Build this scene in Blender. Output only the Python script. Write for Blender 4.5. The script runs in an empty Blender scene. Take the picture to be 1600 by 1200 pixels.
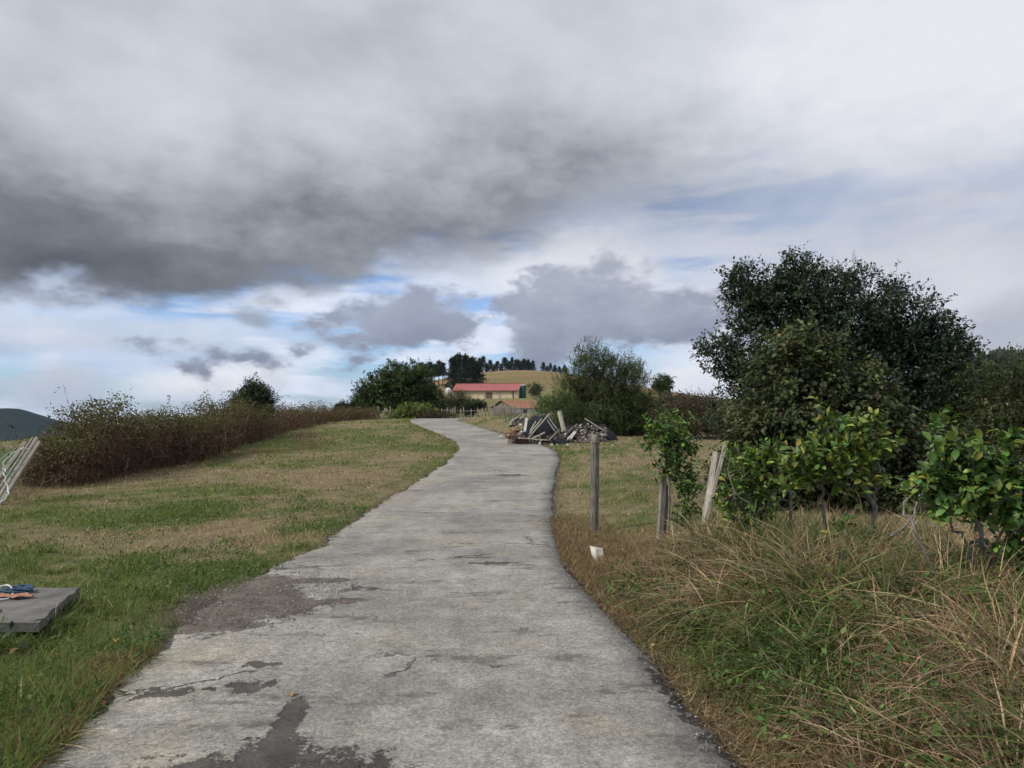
import bpy, math, random
import numpy as np
from mathutils import Vector, Matrix
rng = np.random.default_rng(7); random.seed(7)
R = math.radians
scene = bpy.context.scene
COL = scene.collection
F = 1110.0            # focal length in pixels of a 1600 px wide frame
EYE = 1.6
# ------------------------------------------------------------------ camera
cam = bpy.data.cameras.new('camera'); camo = bpy.data.objects.new('camera', cam); COL.objects.link(camo)
cam.sensor_width = 36.0; cam.lens = 36.0 * F / 1600.0
camo.location = (0, 0, EYE); camo.rotation_euler = (R(90), 0, 0)
cam.shift_y = 40.0 / 1600.0
cam.clip_start = 0.05; cam.clip_end = 12000
scene.camera = camo
scene.view_settings.view_transform = 'Standard'; scene.view_settings.look = 'None'
scene.view_settings.exposure = 0.22; scene.view_settings.gamma = 1.0
scene.view_settings.use_curve_mapping = False
scene.cycles.max_bounces = 4; scene.cycles.diffuse_bounces = 2; scene.cycles.glossy_bounces = 1
scene.cycles.transmission_bounces = 3; scene.cycles.transparent_max_bounces = 4; scene.cycles.volume_bounces = 0
scene.cycles.use_adaptive_sampling = True; scene.cycles.adaptive_threshold = 0.02; scene.cycles.adaptive_min_samples = 10
scene.cycles.caustics_reflective = False; scene.cycles.caustics_refractive = False

# ------------------------------------------------------------------ node expression helper
class NX:
    def __init__(s, nt): s.nt = nt
    def m(s, op, a, b=None, c=None, clamp=False):
        n = s.nt.nodes.new('ShaderNodeMath'); n.operation = op; n.use_clamp = clamp
        for i, v in enumerate((a, b, c)):
            if v is None: continue
            if isinstance(v, (int, float)): n.inputs[i].default_value = v
            else: s.nt.links.new(v, n.inputs[i])
        return n.outputs[0]
    def add(s, a, b): return s.m('ADD', a, b)
    def sub(s, a, b): return s.m('SUBTRACT', a, b)
    def mul(s, a, b): return s.m('MULTIPLY', a, b)
    def sstep(s, v, lo, hi, a=0.0, b=1.0):
        n = s.nt.nodes.new('ShaderNodeMapRange'); n.interpolation_type = 'SMOOTHSTEP'
        s.put(v, n.inputs[0]); n.inputs[1].default_value = lo; n.inputs[2].default_value = hi
        n.inputs[3].default_value = a; n.inputs[4].default_value = b
        return n.outputs[0]
    def lin(s, v, lo, hi, a=0.0, b=1.0):
        n = s.nt.nodes.new('ShaderNodeMapRange'); s.put(v, n.inputs[0])
        for i, q in enumerate((lo, hi, a, b)): n.inputs[i + 1].default_value = q
        return n.outputs[0]
    def put(s, v, sock):
        if isinstance(v, (int, float)): sock.default_value = v
        elif isinstance(v, (tuple, list)): sock.default_value = tuple(v) + ((1.0,) if len(v) == 3 and len(sock.default_value) == 4 else ())
        else: s.nt.links.new(v, sock)
    def mix(s, f, a, b, mode='MIX'):
        n = s.nt.nodes.new('ShaderNodeMix'); n.data_type = 'RGBA'; n.blend_type = mode
        s.put(f, n.inputs[0]); s.put(a, n.inputs[6]); s.put(b, n.inputs[7]); return n.outputs[2]
    def noise(s, vec, scale, detail=4, rough=0.55, dist=0.0, col=False, dim='3D'):
        n = s.nt.nodes.new('ShaderNodeTexNoise'); n.noise_dimensions = dim; s.nt.links.new(vec, n.inputs['Vector'])
        n.inputs['Scale'].default_value = scale; n.inputs['Detail'].default_value = detail
        n.inputs['Roughness'].default_value = rough; n.inputs['Distortion'].default_value = dist
        return n.outputs[1 if col else 0]
    def voro(s, vec, scale, feature='F1', out=0, rand=1.0):
        n = s.nt.nodes.new('ShaderNodeTexVoronoi'); n.feature = feature; s.nt.links.new(vec, n.inputs['Vector'])
        n.inputs['Scale'].default_value = scale; n.inputs['Randomness'].default_value = rand
        return n.outputs[out]
    def comb(s, x, y, z):
        n = s.nt.nodes.new('ShaderNodeCombineXYZ')
        for i, v in enumerate((x, y, z)): s.put(v, n.inputs[i])
        return n.outputs[0]
    def sep(s, v):
        n = s.nt.nodes.new('ShaderNodeSeparateXYZ'); s.nt.links.new(v, n.inputs[0]); return n.outputs
    def vmul(s, v, k):
        n = s.nt.nodes.new('ShaderNodeVectorMath'); n.operation = 'MULTIPLY'; s.nt.links.new(v, n.inputs[0]); n.inputs[1].default_value = k
        return n.outputs[0]
    def vadd(s, v, w):
        n = s.nt.nodes.new('ShaderNodeVectorMath'); n.operation = 'ADD'; s.nt.links.new(v, n.inputs[0]); s.put(w, n.inputs[1])
        return n.outputs[0]
    def ramp(s, v, stops, interp='LINEAR'):
        n = s.nt.nodes.new('ShaderNodeValToRGB'); r = n.color_ramp; r.interpolation = interp
        while len(r.elements) > 1: r.elements.remove(r.elements[-1])
        for i, (p, c) in enumerate(stops):
            e = r.elements[0] if i == 0 else r.elements.new(p)
            e.position = p; e.color = (c, c, c, 1) if isinstance(c, (int, float)) else tuple(c) + (1,)
        s.put(v, n.inputs[0]); return n.outputs[0]

# ------------------------------------------------------------------ world: blue sky + cloud decks, by direction
SUN_EL, SUN_AZ = 46.0, -112.0      # azimuth clockwise from +Y (ahead): over the left shoulder
world = bpy.data.worlds.new('World'); scene.world = world; world.use_nodes = True
nt = world.node_tree; nt.nodes.clear(); x_ = NX(nt)
SK = 0.1
sky = nt.nodes.new('ShaderNodeTexSky'); sky.sky_type = 'NISHITA'; sky.sun_disc = False
sky.sun_elevation = R(SUN_EL); sky.sun_rotation = R(SUN_AZ); sky.air_density = 1.0; sky.dust_density = 0.6; sky.ozone_density = 1.5
tc = nt.nodes.new('ShaderNodeTexCoord'); D = tc.outputs['Generated']
dx, dy, dz = x_.sep(D)
az = x_.m('ARCTAN2', dx, dy)
el = x_.m('ARCSINE', dz)
A = x_.comb(az, x_.mul(el, 1.9), 0.0)
def ang(px, py):
    u = (px - 800) / F; v = (640 - py) / F
    return math.atan(u), math.atan(v / math.sqrt(1 + u * u))
n_mid = x_.noise(A, 5.0, 6, 0.56, dim='2D')
n_fin = x_.noise(A, 13.0, 4, 0.6, dim='2D')
n_str = x_.noise(x_.vmul(A, (1.0, 3.2, 1.0)), 4.0, 4, 0.55, dim='2D')
n_rag = x_.add(x_.mul(n_mid, .55), x_.mul(n_fin, .45))
n_soft = x_.noise(x_.vadd(A, (3.7, 1.3, 0.0)), 2.2, 3, 0.5, dim='2D')
def sc(c): return tuple(v / SK for v in c)
blue = x_.mix(1.0, sky.outputs[0], (0.62, 0.88, 1.28), 'MULTIPLY')
# high thin veil, streaked
veil = x_.sstep(n_str, 0.37, 0.59, 0.18, 0.96)
veilc = x_.mix(x_.sstep(n_mid, 0.35, 0.7), sc((0.50, 0.57, 0.72)), sc((0.70, 0.74, 0.84)))
c = x_.mix(veil, blue, veilc)
def patch(c, px, py, rx, ry, col_a, col_b, rot=0.0, nz=n_mid, k=1.6, lo=0.35, hi=1.25, strength=1.0, lit=0.0):
    """one cloud at a fixed bearing and elevation, its edge broken by noise"""
    a0, e0 = ang(px, py)
    mp = nt.nodes.new('ShaderNodeMapping'); mp.vector_type = 'TEXTURE'; nt.links.new(AE, mp.inputs[0])
    mp.inputs[1].default_value = (a0, e0, 0); mp.inputs[2].default_value = (0, 0, rot); mp.inputs[3].default_value = (rx / F, ry / F, 1)
    ln = nt.nodes.new('ShaderNodeVectorMath'); ln.operation = 'LENGTH'; nt.links.new(mp.outputs[0], ln.inputs[0])
    q = x_.m('MULTIPLY_ADD', nz, k, ln.outputs['Value'])
    msk = x_.sstep(q, lo + .5 * k, hi + .5 * k, strength, 0.0)
    shade = x_.lin(x_.m('MULTIPLY_ADD', x_.sep(mp.outputs[0])[1], 0.5, fin15), -0.6 - lit, 0.7 - lit)
    return x_.mix(msk, c, x_.mix(shade, sc(col_a), sc(col_b)))
AE = x_.comb(az, el, 0.0); fin15 = x_.m('MULTIPLY_ADD', n_fin, 1.5, -0.75)
W1 = (0.70, 0.73, 0.80); SL = (0.225, 0.255, 0.34); SLl = (0.36, 0.40, 0.50)
c = patch(c, 330, 600, 140, 30, (0.46, 0.50, 0.58), (0.80, 0.82, 0.86), rot=0.12, nz=n_fin, k=1.3)
c = patch(c, 95, 605, 60, 40, (0.40, 0.45, 0.54), (0.50, 0.54, 0.62), nz=n_fin, k=1.6)
c = patch(c, 120, 525, 300, 30, (0.42, 0.47, 0.58), (0.62, 0.66, 0.74), nz=n_str, k=2.2, strength=0.8)
c = patch(c, 900, 430, 170, 60, (0.62, 0.66, 0.74), (0.78, 0.80, 0.85), nz=n_mid, k=1.6)
c = patch(c, 1320, 480, 520, 140, (0.50, 0.53, 0.62), (0.68, 0.70, 0.77), nz=n_mid, k=1.5)
c = patch(c, 1090, 600, 110, 55, (0.58, 0.62, 0.70), (0.74, 0.76, 0.81), nz=n_fin, k=1.4)
c = patch(c, 1580, 520, 70, 60, (0.36, 0.39, 0.46), (0.46, 0.49, 0.56), nz=n_mid, k=1.4)
c = patch(c, 620, 512, 260, 56, SL, SLl, rot=0.16, nz=n_rag, k=4.6, lo=.4, hi=1.0, lit=-0.1)
c = patch(c, 960, 496, 265, 84, SL, (0.40, 0.43, 0.51), rot=0.12, nz=n_rag, k=3.8, lo=.4, hi=1.0, lit=0.0)
c = patch(c, 398, 497, 30, 15, (0.27, 0.31, 0.40), (0.36, 0.41, 0.50), nz=n_fin, k=1.5)
# the great grey deck: everything above a ragged lower edge that climbs to the right
pts = [(-900, 470), (0, 480), (200, 486), (330, 482), (400, 462), (560, 444), (720, 428), (880, 412), (1050, 410), (1250, 425), (1600, 450), (2500, 460)]
lo_a, hi_a = -math.pi, math.pi
stops = []
for px_, py_ in pts:
    a_, e_ = ang(px_, py_); stops.append(((a_ - lo_a) / (hi_a - lo_a), e_ / 0.6))
stops = [(0.0, 0.30)] + stops + [(1.0, 0.30)]
eb = x_.mul(x_.ramp(x_.lin(az, lo_a, hi_a), stops), 0.6)
over = x_.add(x_.sub(el, eb), x_.add(x_.mul(x_.sub(n_mid, 0.5), 0.11), x_.mul(x_.sub(n_fin, 0.5), 0.05)))
rightness = x_.sstep(az, -0.30, 0.42)
deck = x_.sstep(x_.m('DIVIDE', over, x_.m('MULTIPLY_ADD', rightness, 0.16, 0.035)), -0.35, 1.0)
lightness = x_.add(x_.add(x_.m('MULTIPLY_ADD', x_.sstep(over, -0.02, 0.26), 0.52, 0.05), x_.mul(rightness, 0.34)), x_.add(x_.mul(x_.sub(n_rag, 0.5), 0.36), x_.mul(x_.sub(n_soft, 0.5), 0.66)))
deckc = x_.ramp(lightness, [(0.0, sc((0.098, 0.109, 0.130))), (0.22, sc((0.178, 0.193, 0.225))), (0.45, sc((0.345, 0.366, 0.412))), (0.68, sc((0.50, 0.522, 0.575))), (0.9, sc((0.62, 0.64, 0.695))), (1.0, sc((0.68, 0.70, 0.745)))])
c = x_.mix(deck, c, deckc)
bg = nt.nodes.new('ShaderNodeBackground'); bg.inputs[1].default_value = SK
nt.links.new(c, bg.inputs[0])
wo = nt.nodes.new('ShaderNodeOutputWorld'); nt.links.new(bg.outputs[0], wo.inputs[0])
world.cycles.sampling_method = 'NONE'

# ------------------------------------------------------------------ sun (soft, behind thin cloud)
sl = bpy.data.lights.new('sun', 'SUN'); sl.energy = 2.6; sl.angle = R(8); sl.color = (1.0, 0.95, 0.87)
so = bpy.data.objects.new('sun', sl); COL.objects.link(so)
sd = Vector((math.sin(R(SUN_AZ)) * math.cos(R(SUN_EL)), math.cos(R(SUN_AZ)) * math.cos(R(SUN_EL)), math.sin(R(SUN_EL))))
so.rotation_euler = sd.to_track_quat('Z', 'Y').to_euler(); so.location = (0, 0, 60)

# ================================================================== mesh helpers
def sstep(v, a, b):
    t = np.clip((np.asarray(v, float) - a) / (b - a), 0, 1); return t * t * (3 - 2 * t)
_tab = np.random.default_rng(3).random((256, 256))
def vnoise(x, y):
    x = np.asarray(x, float); y = np.asarray(y, float)
    xi = np.floor(x).astype(int); yi = np.floor(y).astype(int); fx = x - xi; fy = y - yi
    fx = fx * fx * (3 - 2 * fx); fy = fy * fy * (3 - 2 * fy)
    g = lambda i, j: _tab[(xi + i) & 255, (yi + j) & 255]
    return (g(0, 0) * (1 - fx) + g(1, 0) * fx) * (1 - fy) + (g(0, 1) * (1 - fx) + g(1, 1) * fx) * fy
def fbm(x, y, s=1.0, o=4, off=0.0):
    v = 0; a = 0.5; t = 0; x = np.asarray(x, float) * s + off; y = np.asarray(y, float) * s + off * 1.7
    for i in range(o):
        v = v + a * vnoise(x, y); t += a; a *= 0.5; x = x * 2.03 + 11.3; y = y * 2.03 + 5.1
    return v / t

class Geo:
    """collects vertices, faces and a colour per vertex; build() makes ONE mesh object"""
    def __init__(s): s.v = []; s.f = {}; s.c = []; s.n = 0
    def add(s, v, faces, col=None):
        v = np.asarray(v, np.float32).reshape(-1, 3)
        for f in faces:
            f = np.asarray(f, np.int64)
            if f.size: s.f.setdefault(f.shape[1], []).append(f + s.n)
        c = np.ones((len(v), 4), np.float32)
        if col is not None: c[:, :3] = col
        s.v.append(v); s.c.append(c); s.n += len(v)
    def build(s, name, mat, parent=None, loc=(0, 0, 0), flat=False, kind=None, origin=None):
        v = np.concatenate(s.v) if s.v else np.zeros((0, 3), np.float32)
        if origin is not None: v = v - np.asarray(origin, np.float32)
        me = bpy.data.meshes.new(name); me.vertices.add(len(v)); me.vertices.foreach_set('co', v.ravel())
        loops = []; starts = []; p = 0
        for k, fl in s.f.items():
            f = np.concatenate(fl); loops.append(f.ravel()); starts.append(p + np.arange(len(f)) * k); p += f.size
        loops = np.concatenate(loops).astype(np.int32); starts = np.concatenate(starts).astype(np.int32)
        me.loops.add(len(loops)); me.loops.foreach_set('vertex_index', loops)
        me.polygons.add(len(starts)); me.polygons.foreach_set('loop_start', starts)
        me.update(calc_edges=True)
        if flat: me.polygons.foreach_set('use_smooth', np.zeros(len(starts), bool))
        else: me.polygons.foreach_set('use_smooth', np.ones(len(starts), bool))
        a = me.attributes.new('col', 'FLOAT_COLOR', 'POINT'); a.data.foreach_set('color', np.concatenate(s.c).ravel())
        me.materials.append(mat)
        o = bpy.data.objects.new(name, me); COL.objects.link(o); o.location = loc
        if parent is not None: o.parent = parent
        if kind: o['kind'] = kind
        return o
def tag(o, label=None, cat=None, group=None, kind=None):
    if label: o['label'] = label
    if cat: o['category'] = cat
    if group: o['group'] = group
    if kind: o['kind'] = kind
    return o
def thing(name, label, cat, loc, group=None):
    o = bpy.data.objects.new(name, None); COL.objects.link(o); o.location = loc; o.empty_display_size = 0.2
    return tag(o, label, cat, group)
def copy_tree(root, loc, rz=0.0, scale=1.0, label=None):
    c = root.copy(); COL.objects.link(c); c.location = loc; c.rotation_euler = (0, 0, rz)
    c.scale = scale if isinstance(scale, tuple) else (scale,) * 3
    if label: c['label'] = label
    for ch in list(root.children):
        k = ch.copy(); COL.objects.link(k); k.parent = c
    return c
def box(g, c, size, rot=None, col=None, jit=0.0):
    s = np.array([[-1, -1, -1], [1, -1, -1], [1, 1, -1], [-1, 1, -1], [-1, -1, 1], [1, -1, 1], [1, 1, 1], [-1, 1, 1]], float) * 0.5 * np.asarray(size)
    if jit: s = s * (1 + rng.uniform(-jit, jit, s.shape))
    if rot is not None: s = s @ np.asarray(rot).T
    g.add(s + np.asarray(c), [[[0, 3, 2, 1], [4, 5, 6, 7], [0, 1, 5, 4], [1, 2, 6, 5], [2, 3, 7, 6], [3, 0, 4, 7]]], col)
def unit(v): return v / np.maximum(np.linalg.norm(v, axis=-1, keepdims=True), 1e-9)
def frames(zdir, ref=None):
    """rotation matrices whose 2nd column (length axis y) is zdir and 3rd roughly ref"""
    y = unit(np.asarray(zdir, float)); n = len(y)
    r = np.tile(np.array([0, 0, 1.0]), (n, 1)) if ref is None else np.asarray(ref, float)
    x = np.cross(y, r); bad = np.linalg.norm(x, axis=1) < 1e-3
    x[bad] = np.cross(y[bad], np.array([1.0, 0.1, 0])); x = unit(x); z = np.cross(x, y)
    return np.stack([x, y, z], axis=2)
def inst(g, T, faces, Rm, S, pos, col):
    """template T copied to every pos with rotation Rm (N,3,3), scale S (N,3), colour col (N,3)"""
    T = np.asarray(T, np.float32); N = len(pos); K = len(T)
    v = (T[None] * np.asarray(S, np.float32)[:, None, :])
    v = np.einsum('nij,nkj->nki', np.asarray(Rm, np.float32), v) + np.asarray(pos, np.float32)[:, None, :]
    off = (np.arange(N) * K)[:, None, None]
    fs = [(np.asarray(f)[None] + off).reshape(-1, len(f[0])) for f in faces]
    g.add(v.reshape(-1, 3), fs, np.repeat(np.asarray(col, np.float32), K, axis=0))
def tubes(g, P, Rad, k=5, col=None, cap=False):
    """P (N,M,3) paths, Rad (N,M)"""
    P = np.asarray(P, float); Rad = np.asarray(Rad, float); N, M, _ = P.shape
    t = np.gradient(P, axis=1); t = unit(t)
    ref = np.where(np.abs(t[:, :1, 2:3]) > 0.8, np.array([[[1.0, 0.2, 0]]]), np.array([[[0, 0, 1.0]]]))
    a = unit(np.cross(t, np.broadcast_to(ref, t.shape))); b = np.cross(t, a)
    th = np.arange(k) / k * 2 * np.pi
    v = P[:, :, None] + Rad[:, :, None, None] * (a[:, :, None] * np.cos(th)[None, None, :, None] + b[:, :, None] * np.sin(th)[None, None, :, None])
    i = np.arange(M - 1)[:, None] * k; j = np.arange(k)[None]
    q = np.stack([i + j, i + (j + 1) % k, i + k + (j + 1) % k, i + k + j], -1).reshape(-1, 4)
    off = (np.arange(N) * M * k)[:, None, None]
    fs = [(q[None] + off).reshape(-1, 4)]
    if cap:
        e = np.concatenate([np.arange(k)[None, ::-1], (np.arange(k) + (M - 1) * k)[None]])
        fs.append((e[None] + off).reshape(-1, k))
    c = None
    if col is not None: c = np.repeat(np.broadcast_to(np.asarray(col, np.float32), (N, 3)), M * k, axis=0)
    g.add(v.reshape(-1, 3), fs, c)
def curve(p, n=8):
    """smooth path through control points"""
    p = np.asarray(p, float); m = len(p)
    if m == 2: return p[0] + (p[1] - p[0]) * np.linspace(0, 1, n)[:, None]
    pp = np.vstack([2 * p[0] - p[1], p, 2 * p[-1] - p[-2]]); out = []
    for s in np.linspace(0, m - 1 - 1e-6, n):
        i = int(s); t = s - i; a, b, c, d = pp[i:i + 4]
        out.append(0.5 * (2 * b + (c - a) * t + (2 * a - 5 * b + 4 * c - d) * t * t + (3 * b - a - 3 * c + d) * t ** 3))
    return np.array(out)
def tube1(g, pts, r0, r1, k=7, n=8, col=None, cap=True, wob=0.0):
    P = curve(pts, n)
    if wob: P = P + rng.normal(0, wob, P.shape) * np.sin(np.linspace(0, np.pi, n))[:, None]
    tubes(g, P[None], np.linspace(r0, r1, n)[None] * (1 + rng.uniform(-.06, .06, (1, n))), k, col, cap)

# leaf and blade shapes: x width, y length, z normal
LEAF2 = (np.array([[0, 0, 0], [.5, .45, .07], [0, 1, -.05], [-.5, .45, .07]]), [[[0, 1, 2], [0, 2, 3]]])
LEAF8 = (np.array([[0, 0, 0], [0, .33, .03], [0, .68, 0], [0, 1, -.12], [.40, .33, .10], [.50, .68, .07], [-.40, .33, .10], [-.50, .68, .07], [.0, .02, 0]]),
         [[[0, 4, 1], [0, 1, 6], [2, 5, 3], [2, 3, 7]], [[1, 4, 5, 2], [1, 2, 7, 6]]])
def blade(bend, segs=2):
    v = []; f4 = []
    for i in range(segs):
        t = i / segs; w = .5 * (1 - .35 * t); y = bend * t * t; z = t * (1 - .28 * abs(bend) * t)
        v += [[-w, y, z], [w, y, z]]
    v.append([0, bend, 1 - .28 * abs(bend)])
    for i in range(segs - 1): f4.append([2 * i, 2 * i + 1, 2 * i + 3, 2 * i + 2])
    return np.array(v), [f4, [[2 * segs - 2, 2 * segs - 1, 2 * segs]]]

# ================================================================== materials
MATS = {}
def newmat(name):
    m = bpy.data.materials.new(name); m.use_nodes = True; nt = m.node_tree
    b = nt.nodes['Principled BSDF']; MATS[name] = m; return m, nt, b, NX(nt)
def bump(nt, b, h, dist=0.01, strength=0.6):
    n = nt.nodes.new('ShaderNodeBump'); n.inputs['Distance'].default_value = dist; n.inputs['Strength'].default_value = strength
    nt.links.new(h, n.inputs['Height']); nt.links.new(n.outputs[0], b.inputs['Normal'])
def objco(nt): return nt.nodes.new('ShaderNodeTexCoord').outputs['Object']
def worldco(nt): return nt.nodes.new('ShaderNodeNewGeometry').outputs['Position']
def leafmat(name, rough=0.55, transl=0.28, tint=(1.25, 1.2, 0.55), spec=0.35):
    m, nt, b, x = newmat(name)
    a = nt.nodes.new('ShaderNodeAttribute'); a.attribute_name = 'col'
    nt.links.new(a.outputs['Color'], b.inputs['Base Color']); b.inputs['Roughness'].default_value = rough
    b.inputs['Specular IOR Level'].default_value = spec
    t = nt.nodes.new('ShaderNodeBsdfTranslucent'); nt.links.new(x.mix(1.0, a.outputs['Color'], tint, 'MULTIPLY'), t.inputs[0])
    mx = nt.nodes.new('ShaderNodeMixShader'); mx.inputs[0].default_value = transl
    nt.links.new(b.outputs[0], mx.inputs[1]); nt.links.new(t.outputs[0], mx.inputs[2])
    nt.links.new(mx.outputs[0], nt.nodes['Material Output'].inputs[0]); return m
M_LEAF = leafmat('leaf_dull', 0.6, 0.25)
M_GLOSS = leafmat('leaf_glossy', 0.45, 0.25, spec=0.38)
M_GRASS = leafmat('grass_blade', 0.65, 0.3, (1.1, 1.1, 0.7), 0.25)
def plain(name, col, rough=0.7, nscale=8.0, var=0.35, bscale=40.0, bdist=0.004, attr=False, metal=0.0, spec=0.4):
    """a weathered single-colour surface: mottled, with fine relief"""
    m, nt, b, x = newmat(name); v = objco(nt)
    n1 = x.noise(v, nscale, 5, 0.6); n2 = x.noise(v, bscale, 4, 0.6)
    if attr:
        a = nt.nodes.new('ShaderNodeAttribute'); a.attribute_name = 'col'; base = a.outputs['Color']
    else: base = col
    k = x.lin(n1, 0.25, 0.75, 1 - var, 1 + var)
    rgb = x.mix(1.0, base, x.comb(k, k, k), 'MULTIPLY')
    nt.links.new(rgb, b.inputs['Base Color']); b.inputs['Roughness'].default_value = rough; b.inputs['Metallic'].default_value = metal
    b.inputs['Specular IOR Level'].default_value = spec
    bump(nt, b, n2, bdist, 0.7); return m
M_BARK = plain('bark_grey', (0.16, 0.14, 0.115), 0.85, 12, 0.45, 60, 0.006)
M_LICHEN = plain('bark_lichen', (0.19, 0.18, 0.155), 0.9, 30, 0.65, 90, 0.008)
M_DARKBARK = plain('bark_dark', (0.07, 0.058, 0.048), 0.9, 10, 0.4, 50, 0.006)
def woodmat(name, c1, c2, sx=(60, 60, 3.0)):
    m, nt, b, x = newmat(name); v = objco(nt)
    g = x.noise(x.vmul(v, sx), 1.0, 6, 0.65, 0.8); n = x.noise(v, 6.0, 4, 0.6)
    rgb = x.mix(x.sstep(g, 0.32, 0.66), c1, c2)
    k = x.lin(n, 0.3, 0.7, 0.7, 1.2); rgb = x.mix(1.0, rgb, x.comb(k, k, k), 'MULTIPLY')
    nt.links.new(rgb, b.inputs['Base Color']); b.inputs['Roughness'].default_value = 0.85
    bump(nt, b, g, 0.006, 1.0); return m
M_POST = woodmat('weathered_post', (0.055, 0.05, 0.042), (0.25, 0.235, 0.20))
M_PALEWOOD = woodmat('bleached_wood', (0.22, 0.195, 0.16), (0.52, 0.48, 0.41))
M_GREYWOOD = woodmat('grey_wood', (0.14, 0.125, 0.105), (0.32, 0.295, 0.25))
M_WHITEWOOD = woodmat('white_painted_wood', (0.42, 0.40, 0.36), (0.66, 0.64, 0.60))
M_DARKWOOD = woodmat('dark_wood', (0.05, 0.045, 0.042), (0.13, 0.115, 0.10))
M_CONC = plain('old_concrete', (0.135, 0.128, 0.118), 0.95, 5, 0.5, 40, 0.012)
M_STONE = plain('pale_stone', (0.52, 0.50, 0.46), 0.85, 14, 0.25, 50, 0.006)
M_ATTR = plain('rubble_mixed', (1, 1, 1), 0.85, 14, 0.3, 40, 0.005, attr=True)

# ================================================================== terrain
_ky = np.array([-200, 0, 12, 20, 29, 36, 43, 50, 60, 80, 100, 130, 200, 240, 262, 285, 330, 450, 600, 700, 900, 1500, 9000], float)
_kz = np.array([0, 0, 0, .10, .30, .52, .72, .84, .90, .70, .60, 1.0, 3.0, 5.0, 5.9, 6.3, 11, 22, 35, 34, 15, -30, -60], float)
LE = np.array([(1.0, -2.0), (3.17, -2.08), (3.78, -2.21), (4.67, -2.31), (5.2, -2.42), (6.2, -2.40), (7.1, -2.33), (8.07, -2.2), (11.1, -2.2), (14.2, -2.05), (18.7, -1.85), (24.4, -1.85),
               (28.5, -2.25), (33, -3.3), (38, -4.65), (43, -5.9), (48, -6.9), (52, -7.4), (56, -7.4)])
RE = np.array([(1.0, 1.15), (3.17, .985), (3.9, .915), (4.67, .842), (5.55, .70), (6.58, .593), (7.72, .52), (9.87, .55), (12.7, .71), (17.4, 1.06), (22.3, 1.44),
               (26.3, 1.18), (31.5, 0.0), (37.5, -1.35), (43, -2.55), (48, -3.5), (52, -3.9), (56, -4.0)])
_t = np.linspace(0, 1, 1200)
def smooth_edge(E, ys):
    c = curve(np.c_[E[:, 1], E[:, 0], np.zeros(len(E))], 600); return np.interp(ys, c[:, 1], c[:, 0])
_ys = np.linspace(1.0, 56, 3000); _xl = smooth_edge(LE, _ys); _xr = smooth_edge(RE, _ys)
def xL(y): return np.interp(y, _ys, _xl)
def xR(y): return np.interp(y, _ys, _xr)
def road_dist(x, y):
    """signed distance outside (+) the road, roughly"""
    x = np.asarray(x, float); y = np.asarray(y, float)
    d = np.maximum(xL(y) - x, x - xR(y))
    end = np.where(y > 56, np.maximum(d, y - 59.5), d)
    # the last bend to the right behind the grass mound
    far = np.maximum(np.abs(y - 58.0) - 1.9, np.maximum(-7.6 - x, x - 9))
    return np.minimum(np.where(y > 56, 9.0, end), np.where(y > 54, far, 9.0)) if np.ndim(d) else float(min(9.0 if y > 56 else end, far if y > 54 else 9.0))
def bank(x, y):
    d = np.asarray(x, float) - xR(y)
    b = 0.44 * sstep(d, 0.12, 1.6) * (1 - 0.75 * sstep(y, 6.0, 8.6)) * sstep(y, -6, -2)
    return b * (1 - 0.5 * sstep(d, 3.0, 6.0))
def mound(x, y):      # rough grass mound on the inside of the far bend
    return 0.42 * np.exp(-(((x - 0.6) / 2.2) ** 2 + ((y - 41) / 6.0) ** 2)) * sstep(np.asarray(x) - xR(y), 0.1, 1.2)
def hgt(x, y):
    x = np.asarray(x, float); y = np.asarray(y, float)
    z = np.interp(y, _ky, _kz)
    lat = np.exp(-((x - 0.012 * y) ** 2) / (2 * (0.13 * np.abs(y) + 20) ** 2))
    z = z * (1 + (lat - 1) * sstep(y, 110, 220))
    z = z * (1 - sstep(-x, 14, 32) * (1 - sstep(y, 60, 140)))
    s = np.maximum(0, -x - 15 - 0.10 * np.maximum(y - 60, 0)); z = z - 170 * s * s / (s * s + 320.0 ** 2)
    r = np.maximum(0, x - 60); z = z + 10 * sstep(r, 0, 300) * (1 - sstep(y, 500, 2000))
    return z + bank(x, y) + mound(x, y)
def bumps(x, y):
    d = road_dist(x, y); k = sstep(d, 0.05, 0.9)
    return k * (0.07 * (fbm(x, y, 0.9, 3) - 0.5) + 0.05 * (fbm(x, y, 4.0, 3, 9.0) - 0.5))
def gz(x, y):
    return hgt(x, y) + bumps(x, y) - 0.03 * (1 - sstep(road_dist(x, y), -0.15, 0.05))
def at(px, d, dz=0.0):
    x = (px - 800) / F * d; return np.array([x, d, float(gz(np.array([x]), np.array([d]))[0]) + dz])
def W(px, py, d): return np.array([(px - 800) / F * d, d, EYE + (640 - py) / F * d])

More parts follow.
